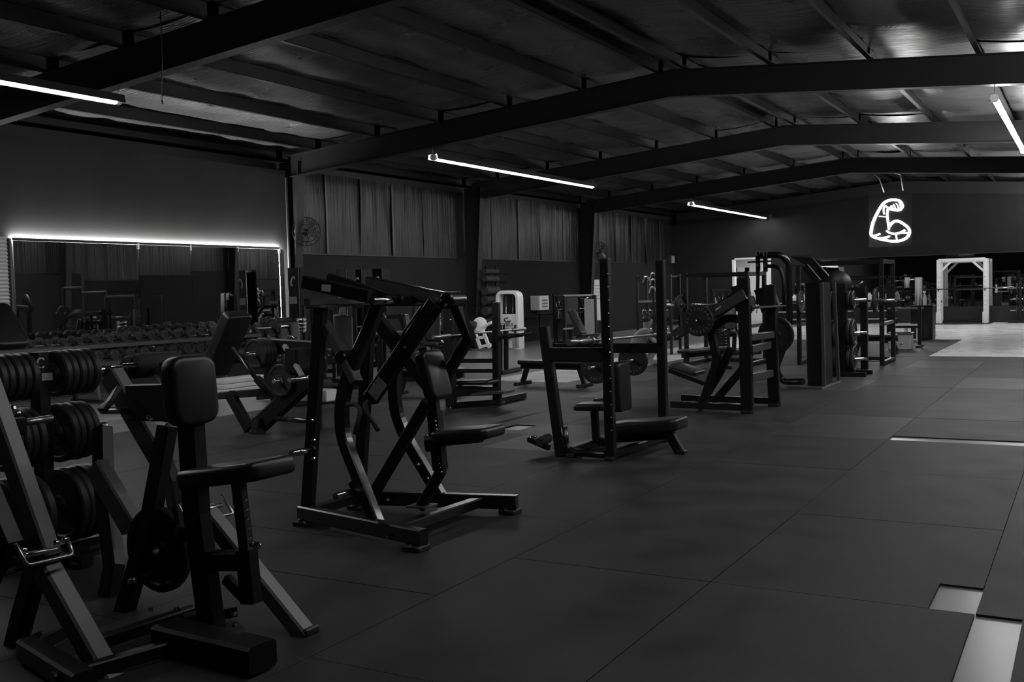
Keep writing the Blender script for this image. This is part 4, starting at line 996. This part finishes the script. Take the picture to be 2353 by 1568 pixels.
for k, (px_, py_) in enumerate(((1484, 640), (1500, 632), (1500, 646), (1498, 664))):
    q = PY(px_, py_, 22.7); o = tube('pull_grip', [q+V((-.08, 0, -.1)), q+V((-.03, 0, .04)), q+V((.06, 0, .04)), q+V((.1, 0, -.06))], .022, 'dull_metal', None, 8, .04, loc=q); tag(o, f'{["first", "second", "third", "last"][k]} metal grip hung on the storage frame front', 'cable grip', 'metal grips on the storage frame')
    m.b('hook', [q+V((0, 0, .06)), V((q.x, 22.8, q.z+.06))], .015, .015)

# ---- power rack in the middle distance with a barbell
power_rack('power_rack', 'black power rack with a racked barbell past the storage frame', PY(1576, 700, 19.5).x, PY(1576, 700, 19.5).x+1.25, 19.5, 20.7, PY(1576, 628, 19.5).z)
xr = PY(1576, 700, 19.5).x
loaded_bar((xr+.62, 19.41, 1.25), (1, 0, 0), .4, 'barbell racked on the middle distance power rack', (.2, .15), 'plates on the power rack barbell', 'middle distance rack')

# ---- squatting person
q0 = G(1496, 838); fwd = V((RT.x, RT.y, 0)).normalized(); lat = V((-fwd.y, fwd.x, 0))
def loc3(f_, l_, z_): return q0+fwd*(f_-.29)+lat*l_+V((0, 0, z_))
def skin_mesh(name, pts, edges, mat, parent, root=0, lv=2):
    me = bpy.data.meshes.new(name); off = wloc(parent) if parent else q0
    me.from_pydata([tuple(loc3(*p[:3])-off) for p in pts], edges, []); me.materials.append(MAT[mat])
    o = bpy.data.objects.new(name, me); col.objects.link(o)
    if parent: o.parent = parent
    else: o.location = q0
    md = o.modifiers.new('skin', 'SKIN'); md.use_smooth_shade = True
    lay = me.skin_vertices[0]
    for i, p in enumerate(pts): lay.data[i].radius = (p[3], p[4] if len(p) > 4 else p[3])
    lay.data[root].use_root = True
    sb = o.modifiers.new('sub', 'SUBSURF'); sb.levels = lv; sb.render_levels = lv
    return o
HP = [(0,0,.26,.16,.19),(.05,0,.40,.15,.18),(.11,0,.54,.15,.2),(.17,0,.68,.13,.19),(.2,0,.75,.075),(.22,0,.80,.08),(.24,0,.90,.115,.125),(.245,0,.985,.10)]
HE = [(i, i+1) for i in range(7)]
def limb(base, pts):
    k = len(HP); 
    for i, p in enumerate(pts): HP.append(p); HE.append((base if i == 0 else k+i-1, k+i))
for s in (-1, 1):
    limb(0, [(.08, s*.13, .27, .085), (.3, s*.2, .45, .07), (.42, s*.21, .52, .062), (.36, s*.2, .36, .055), (.27, s*.2, .14, .042), (.27, s*.2, .07, .042), (.4, s*.22, .05, .04)])
    limb(3, [(.18, s*.17, .71, .06), (.27, s*.25, .58, .045), (.33, s*.27, .48, .04), (.48, s*.2, .46, .033), (.55, s*.16, .46, .026), (.60, s*.14, .45, .028)])
pe = skin_mesh('person', HP, HE, 'skin', None)
tag(pe, 'person squatting with back turned, grey shirt and dark shorts', 'person')
skin_mesh('shirt', [(.0,0,.31,.175,.21),(.05,0,.41,.17,.205),(.11,0,.54,.17,.225),(.17,0,.685,.145,.21),(.19,0,.735,.1),(.17,.19,.68,.085),(.24,.26,.58,.07),(.17,-.19,.68,.085),(.24,-.26,.58,.07)], [(0,1),(1,2),(2,3),(3,4),(3,5),(5,6),(3,7),(7,8)], 'shirt', pe)
skin_mesh('shorts', [(0,0,.27,.185,.215),(.03,0,.36,.175,.2),(.1,.14,.3,.1),(.3,.2,.455,.085),(.36,.205,.49,.08),(.1,-.14,.3,.1),(.3,-.2,.455,.085),(.36,-.205,.49,.08)], [(0,1),(0,2),(2,3),(3,4),(0,5),(5,6),(6,7)], 'shorts', pe)
skin_mesh('hair', [(.2,0,.86,.085),(.215,0,.93,.125,.135),(.235,0,1.0,.115)], [(0,1),(1,2)], 'hair', pe)
for s in (-1, 1): skin_mesh('shoe', [(.22,s*.2,.06,.05),(.32,s*.205,.055,.048),(.44,s*.225,.045,.042)], [(0,1),(1,2)], 'shoe', pe)
# fingers
for s in (-1, 1):
    pts, ed = [(.585, s*.145, .452, .02)], []
    for k in range(4):
        b_ = len(pts); pts += [(.63, s*(.115+.022*k), .455-.004*k, .0095), (.665-.006*abs(k-1), s*(.115+.022*k), .44, .009), (.675-.008*abs(k-1), s*(.112+.021*k), .415, .0085)]; ed += [(0, b_), (b_, b_+1), (b_+1, b_+2)]
    b_ = len(pts); pts += [(.59, s*.105, .45, .011), (.625, s*.09, .44, .0095)]; ed += [(0, b_), (b_, b_+1)]
    skin_mesh('hand', pts, ed, 'skin', pe, 0, 1)

# ---- plate stand next to the cable tower
T2 = G(1955, 866); m = Machine('plate_stand', 'black post with plates hung on its side, just past the cable tower', 'plate rack', T2)
tx, ty = T2.x-.15, T2.y+.1; zt = PY(1950, 652, ty).z
m.b('post', [V((tx, ty, .05)), V((tx, ty, zt))], .14, .16); m.b('base_beam', [V((tx-.35, ty-.2, .05)), V((tx+.42, ty-.2, .05))], .1, .07); m.b('base_beam', [V((tx-.35, ty+.35, .05)), V((tx+.42, ty+.35, .05))], .1, .07); m.b('base_beam', [V((tx, ty-.2, .05)), V((tx, ty+.35, .05))], .1, .07)
for k, (py_, R) in enumerate(((690, .16), (765, .225), (825, .225))):
    zc = PY(1950, py_, ty).z
    tube('weight_horn', [V((tx-.4, ty, zc)), V((tx+.4, ty, zc))], .024, 'chrome', m.o, 10)
    for s in (-1, 1):
        for i in range(2): plate((tx+s*(.12+.06*i), ty, zc), (1, 0, 0), R, .05, f'{ORD[i]} plate on the {"left" if s < 0 else "right"} of the plate stand past the cable tower, {["top", "middle", "bottom"][k]} tier', 'plates on the far plate stand')
# arm machine with big disc
m = Machine('cam_machine', 'black machine with large round cam plate at its top, between tower and far rack', 'gym machine', V((-4.4, 18.9, 0)))
c = PY(1922, 655, 18.6); lathe('cam_disc', [(.03, -.02), (.24, -.02), (.26, -.01), (.26, .01), (.24, .02), (.03, .02)], c, (.2, -1, 0), 'steel_gloss', m.o, 28)
m.b('boom', [(1895, 676, 18.6), (1990, 670, 18.6)], .12, .17); m.b('post', [(1910, 676, 18.6), V((PY(1910, 676, 18.6).x, 18.6, .02))], .1, .12); m.b('post', [(1985, 672, 18.6), V((PY(1985, 672, 18.6).x, 18.6, .02))], .1, .12)
m.b('base_beam', [V((PY(1905, 676, 18.6).x, 18.6, .05)), V((PY(1990, 672, 18.6).x, 18.6, .05))], .1, .08); m.t('handle', [(1972, 655, 18.5), (1982, 647, 18.5)], .022, 'chrome', 0)
# ---- far black power rack
Ya = 20.2
xr = PY(2026, 700, Ya).x
power_rack('power_rack', 'tall black power rack in the far row right of the plate stand', xr-1.55, xr, Ya, Ya+1.25, PY(2030, 594, Ya).z)
loaded_bar((xr-.8, Ya-.09, 1.25), (1, 0, 0), .4, 'barbell on the tall black far row rack', (.225,), 'plates on the far rack barbell', 'far row rack')
# ---- further gear in the far row
m = Machine('towel_bar', 'bare barbell stand with two white towels in the far row', 'barbell stand', V((-4.2, 26.0, 0)))
za = PY(2080, 645, 26.0)
a_, b_ = PY(2040, 648, 26.0), PY(2122, 640, 26.0)
for q in (PY(2052, 648, 26), PY(2112, 642, 26)): m.b('post', [V((q.x, 26, .02)), q], .07, .08); m.b('foot_beam', [V((q.x, 25.6, .04)), V((q.x, 26.4, .04))], .07, .06)
m.b('cross_beam', [V((a_.x+.1, 26, .5)), V((b_.x-.1, 26, .5))], .06, .06); m.b('cross_beam', [V((a_.x, 26, .95)), V((b_.x, 26, .95))], .05, .05, 'dull_metal')
m.t('bar', [a_, b_], .018, 'chrome', 0)
for k, (x0, x1, y1) in enumerate(((2078, 2090, 662), (2102, 2118, 702))):
    p, q = PY(x0, 642, 25.95), PY(x1, y1, 25.95)
    vs, fs = [], []
    for i in range(7):
        t = i/6; x = p.x+(q.x-p.x)*t; w_ = .025*math.sin(i*1.9)
        vs += [(x, 25.94+w_, q.z), (x, 25.955+w_*.5, p.z+.02), (x, 26.0, p.z+.035), (x, 26.045+w_*.5, p.z+.02), (x, 26.06+w_, q.z+.15)]
    for i in range(6):
        for j in range(4): fs.append((i*5+j, i*5+j+1, i*5+j+6, i*5+j+5))
    o = mesh_obj('towel', vs, fs, 'cloth_white', None, True, loc=(p.x, 26, q.z)); tag(o, f'{["short", "long"][k]} pale towel hung over the far bar', 'towel', 'towels on the far bar')
    md = o.modifiers.new('thick', 'SOLIDIFY'); md.thickness = .008
cb = G(2143, 782); zc = PY(2130, 702, cb.y).z
m = Machine('cabinet', 'plain black floor cabinet at the end of the far row', 'cabinet', cb)
box('body', (cb.x-.55, cb.y, .012), (cb.x, cb.y+.6, zc-.03), 'steel', m.o, .01); box('top', (cb.x-.57, cb.y-.02, zc-.03), (cb.x+.02, cb.y+.62, zc), 'steel_gloss', m.o, .006); box('door', (cb.x-.53, cb.y-.015, .06), (cb.x-.02, cb.y-.001, zc-.06), 'steel_gloss', m.o, .004)
q = PY(2125, 702, cb.y+.2)
o = lathe('spray_bottle', [(0, 0), (.05, 0), (.055, .02), (.055, .2), (.03, .27), (.018, .3), (.018, .33), (0, .33)], (q.x, cb.y+.2, zc+.001), (0, 0, 1), 'white_paint', None, 14, loc=(q.x, cb.y+.2, zc)); tag(o, 'white spray bottle standing on the black floor cabinet', 'bottle')
box('trigger_head', (q.x-.05, cb.y+.17, zc+.33), (q.x+.03, cb.y+.23, zc+.38), 'white_paint', o, .008)
q = G(2072, 806); m = Machine('waste_bin', 'grey rectangular bin on the mats in the far row', 'bin', q)
zb = PY(2070, 765, q.y).z
box('body', (q.x-.3, q.y, .012), (q.x+.2, q.y+.4, zb), 'label_grey', m.o, .02); box('rim', (q.x-.32, q.y-.02, zb-.04), (q.x+.22, q.y+.42, zb), 'steel_grey', m.o, .008); m.bolt(V((q.x, q.y-.02, zb-.25)), .025)
q = G(2108, 786); m = Machine('stool', 'small white metal framed stool beside the black cabinet', 'stool', q)
for dx in (-.3, 0):
    for dy in (0, .3): m.b('leg', [V((q.x+dx, q.y+dy, .012)), V((q.x+dx, q.y+dy, .42))], .05, .05, 'white_paint')
m.b('rail', [V((q.x-.3, q.y, .06)), V((q.x, q.y, .06))], .04, .04, 'white_paint'); m.b('seat', [V((q.x-.33, q.y+.15, .44)), V((q.x+.03, q.y+.15, .44))], .36, .04, 'white_paint')
flat_bench(V((-4.6, 23.6, 0)), V((-3.7, 23.7, 0)), 'flat bench in the far row between the tall rack and the bin')
stk = Machine('far_cable_frame', 'dark cable frame behind the towel bar in the far row', 'gym machine', V((-5.0, 28.0, 0)))
for x in (-5.9, -4.6): stk.b('post', [V((x, 28, .012)), V((x, 28, 1.75))], .1, .1); stk.b('post_foot', [V((x, 27.6, .04)), V((x, 28.5, .04))], .1, .07)
stk.b('top_beam', [V((-5.9, 28, 1.72)), V((-4.6, 28, 1.72))], .1, .1); stk.b('cross_bar', [V((-5.9, 27.95, 1.1)), V((-4.6, 27.95, 1.1))], .05, .05, 'chrome')
# low shelves before the far mirror
for k, xx in enumerate((-10.2, -8.6, -7.0)):
    m = Machine('low_shelf', f'{["left", "middle", "right"][k]} low grey shelf before the far mirror', 'shelf', V((xx, 40.6, 0)), 'low shelves before the far mirror')
    for z in (.2, .5, .85): m.b('shelf', [V((xx-.6, 40.6, z)), V((xx+.6, 40.6, z))], .5, .04, 'label_grey')
    for dx in (-.58, .58):
        for dy in (-.2, .2): m.b('leg', [V((xx+dx, 40.6+dy, 0)), V((xx+dx, 40.6+dy, .85))], .04, .04)
    for j in range(3):
        c = V((xx-.35+j*.35, 40.55, .875)); o = lathe('water_jug', [(0, 0), (.09, 0), (.1, .03), (.1, .2), (.04, .28), (.04, .32), (0, .32)], c, (0, 0, 1), 'print_white', None, 12, loc=c); tag(o, f'{ORD[j]} pale jug on the {["left", "middle", "right"][k]} low shelf before the far mirror', 'jug', 'jugs on the low shelves')
# ---- white power rack at the far wall
xa, xb = PY(2160, 700, 40.75).x, PY(2266, 700, 40.75).x; zt = PY(2210, 596, 40.75).z
m = power_rack('white_rack', 'white rack with corner braces standing before the far mirror', xa, xb, 40.4, 41.1, zt, 'white_paint', 'steel', .13)
for x, s in ((xa, 1), (xb, -1)): m.b('corner_brace', [V((x, 40.4, zt-.5)), V((x+s*.42, 40.4, zt-.08))], .07, .08, 'white_paint'); m.b('base_gusset', [V((x, 40.4, .02)), V((x, 40.4, .42))], .2, .19, 'white_paint')
m.b('pull_up_bar', [V((xa, 40.35, zt-.02)), V((xb, 40.35, zt-.02))], .06, .1, 'white_paint')
bb = Machine('barbell', 'dark barbell racked on the white rack', 'barbell', V(((xa+xb)/2, 40.27, 1.35))); tube('bar', [V((xa-.5, 40.28, 1.27)), V((xb+.8, 40.28, 1.27))], .016, 'steel', bb.o, 8); tube('sleeve', [V((xb+.35, 40.28, 1.27)), V((xb+.8, 40.28, 1.27))], .026, 'dull_metal', bb.o, 8)
o = box('rack_mat', (xa-.2, 39.6, .001), (xb+.2, 41.35, .011), 'mat_rubber', None, 0, loc=((xa+xb)/2, 40.3, 0)); tag(o, 'black mat on the pale floor under the white rack', 'mat')
# mirror-side plates pegs right of the rack
m = Machine('plate_storage', 'wall side plate tree right of the white rack', 'plate rack', V((-2.2, 40.7, 0)))
m.b('post', [V((-2.2, 40.7, .02)), V((-2.2, 40.7, 1.5))], .09, .09); m.b('base_beam', [V((-2.6, 40.7, .05)), V((-1.8, 40.7, .05))], .5, .06)
for k, z in enumerate((.45, .85, 1.25)):
    tube('weight_horn', [V((-2.55, 40.7, z)), V((-1.85, 40.7, z))], .024, 'chrome', m.o, 10)
    for s in (-1, 1): plate((-2.2+s*.12, 40.7, z), (1, 0, 0), .17, .05, f'{["bottom", "middle", "top"][k]} {"left" if s < 0 else "right"} plate on the plate tree right of the white rack', 'plates right of the white rack')
# ---- hanging cord and wall speaker
q = PY(370, 60, 9.3); q2 = PY(372, 235, 9.3)
o = tube('hanging_cord', [V((q.x, 9.3, 5.36)), q, V(((q.x+q2.x)/2+.015, 9.3, (q.z+q2.z)/2)), q2], .008, 'steel_grey', None, 6, loc=(q.x, 9.3, q2.z)); tag(o, 'thin cord hanging from the roof at the upper left', 'cord'); lathe('cord_end', [(0, -.03), (.016, -.02), (.018, .01), (.008, .03)], q2, (0, 0, 1), 'steel_grey', o, 8)
a, b = PY(1535, 588, YB-.4), PY(1546, 605, YB-.4)
m = Machine('wall_speaker', 'small pale speaker box hung high near the far left corner', 'speaker', V((a.x, YB-.3, b.z)))
m.o.location.z = b.z
box('body', (a.x, YB-.35, b.z), (b.x, YB-.15, a.z), 'label_grey', m.o, .02); tube('bracket', [V(((a.x+b.x)/2, YB-.16, (a.z+b.z)/2)), V(((a.x+b.x)/2, YB-.001, (a.z+b.z)/2))], .02, 'steel', m.o, 8)
# ---- wall junction: white pipe at the end of the mirror wall


# ---- pin loaded machines filling the middle rows
def pin_machine(label, x, y, rot, h=1.5, kind=0):
    m = Machine('pin_loaded_machine', label, 'gym machine', V((x, y, 0)), 'pin loaded machines in the middle rows')
    L = lambda a, b, c: V((x+a, y+b, c))
    m.b('base_beam', [L(-.7, 0, .05), L(.75, 0, .05)], .1, .08); m.b('base_beam', [L(.7, -.35, .05), L(.7, .35, .05)], .08, .07); m.b('base_beam', [L(-.65, -.35, .05), L(-.65, .35, .05)], .08, .07)
    for dy in (-.2, .2): m.b('stack_post', [L(-.62, dy, .05), L(-.62, dy, h)], .06, .07)
    m.b('stack_top', [L(-.62, -.24, h), L(-.62, .24, h)], .12, .08)
    for k in range(9): box('stack_plate', (x-.72, y-.15, .14+k*.07), (x-.54, y+.15, .2+k*.07), 'steel_gloss', m.o)
    for dy in (-.07, .07): m.t('guide_rod', [L(-.62, dy, .1), L(-.62, dy, h)], .01, 'chrome', 0)
    m.b('seat_post', [L(.05, 0, .05), L(.1, 0, .45)], .08, .09); pad('seat_pad', L(.15, 0, .5), (1, 0, .08), (0, 1, 0), .45, .4, .08, 'vinyl', m.o, .03, None, .06)
    pad('back_pad', L(-.14, 0, .9), (-.18, 0, 1), (0, 1, 0), .7, .34, .08, 'vinyl', m.o, .03, None, .06); m.b('back_post', [L(-.05, 0, .4), L(-.3, 0, 1.25)], .07, .08)
    m.b('back_brace', [L(-.3, 0, 1.2), L(-.6, 0, 1.2)], .06, .07)
    if kind == 0:
        m.b('lever_arm', [L(.25, -.28, .5), L(.62, -.28, .25)], .05, .07)
        c = L(.62, 0, .28); lathe('roller_pad', [(.015, -.28), (.065, -.28), (.075, -.25), (.075, .25), (.065, .28), (.015, .28)], c, (0, 1, 0), 'foam', m.o, 18)
        c = L(.5, 0, .66); lathe('roller_pad', [(.015, -.24), (.065, -.24), (.075, -.21), (.075, .21), (.065, .24), (.015, .24)], c, (0, 1, 0), 'vinyl', m.o, 18); m.b('roller_arm', [L(.3, .26, .5), L(.5, .26, .66)], .04, .05); tube('roller_axle', [L(.5, -.26, .66), L(.5, .28, .66)], .012, 'chrome', m.o, 8)
    else:
        for s_ in (-1, 1):
            m.bent('press_arm', [L(-.5, s_*.2, 1.4), L(-.1, s_*.36, 1.42), L(.2, s_*.38, 1.05)], .05, .07, 'steel_gloss', .1)
            tube('handle_grip', [L(.2, s_*.24, 1.06), L(.2, s_*.42, 1.06)], .018, 'chrome', m.o, 8)
    for s_ in (-1, 1): tube('side_handle', [L(.02, s_*.26, .55), L(.2, s_*.26, .58)], .015, 'chrome', m.o, 8); m.b('handle_mount', [L(.08, s_*.1, .46), L(.08, s_*.26, .55)], .03, .03)
    m.label(L(-.54, -.12, h-.25), V((0, 1, 0)), V((0, 0, 1)), .12, .16)
    m.o.rotation_euler.z = rot
    return m
pin_machine('dark pin loaded machine seen through the crossed arms of the overhead row machine', -11.5, 14.2, -.9, 1.45, 1)
pin_machine('pin loaded leg machine with roller pads behind the overhead row machine chest pad', -10.7, 15.3, .4, 1.4, 0)
pin_machine('low pin loaded machine just left of the overhead row machine', -10.6, 11.9, -.4, 1.25, 0)
pin_machine('pin loaded machine before the grey wall left of the rolled mats', -12.6, 18.6, -1.2, 1.5, 1)
pin_machine('pin loaded machine before the wall table and its jugs', -13.2, 26.6, -.7, 1.45, 1)
pin_machine('pin loaded machine seen behind the lever press', -7.4, 23.6, -.8, 1.5, 1)
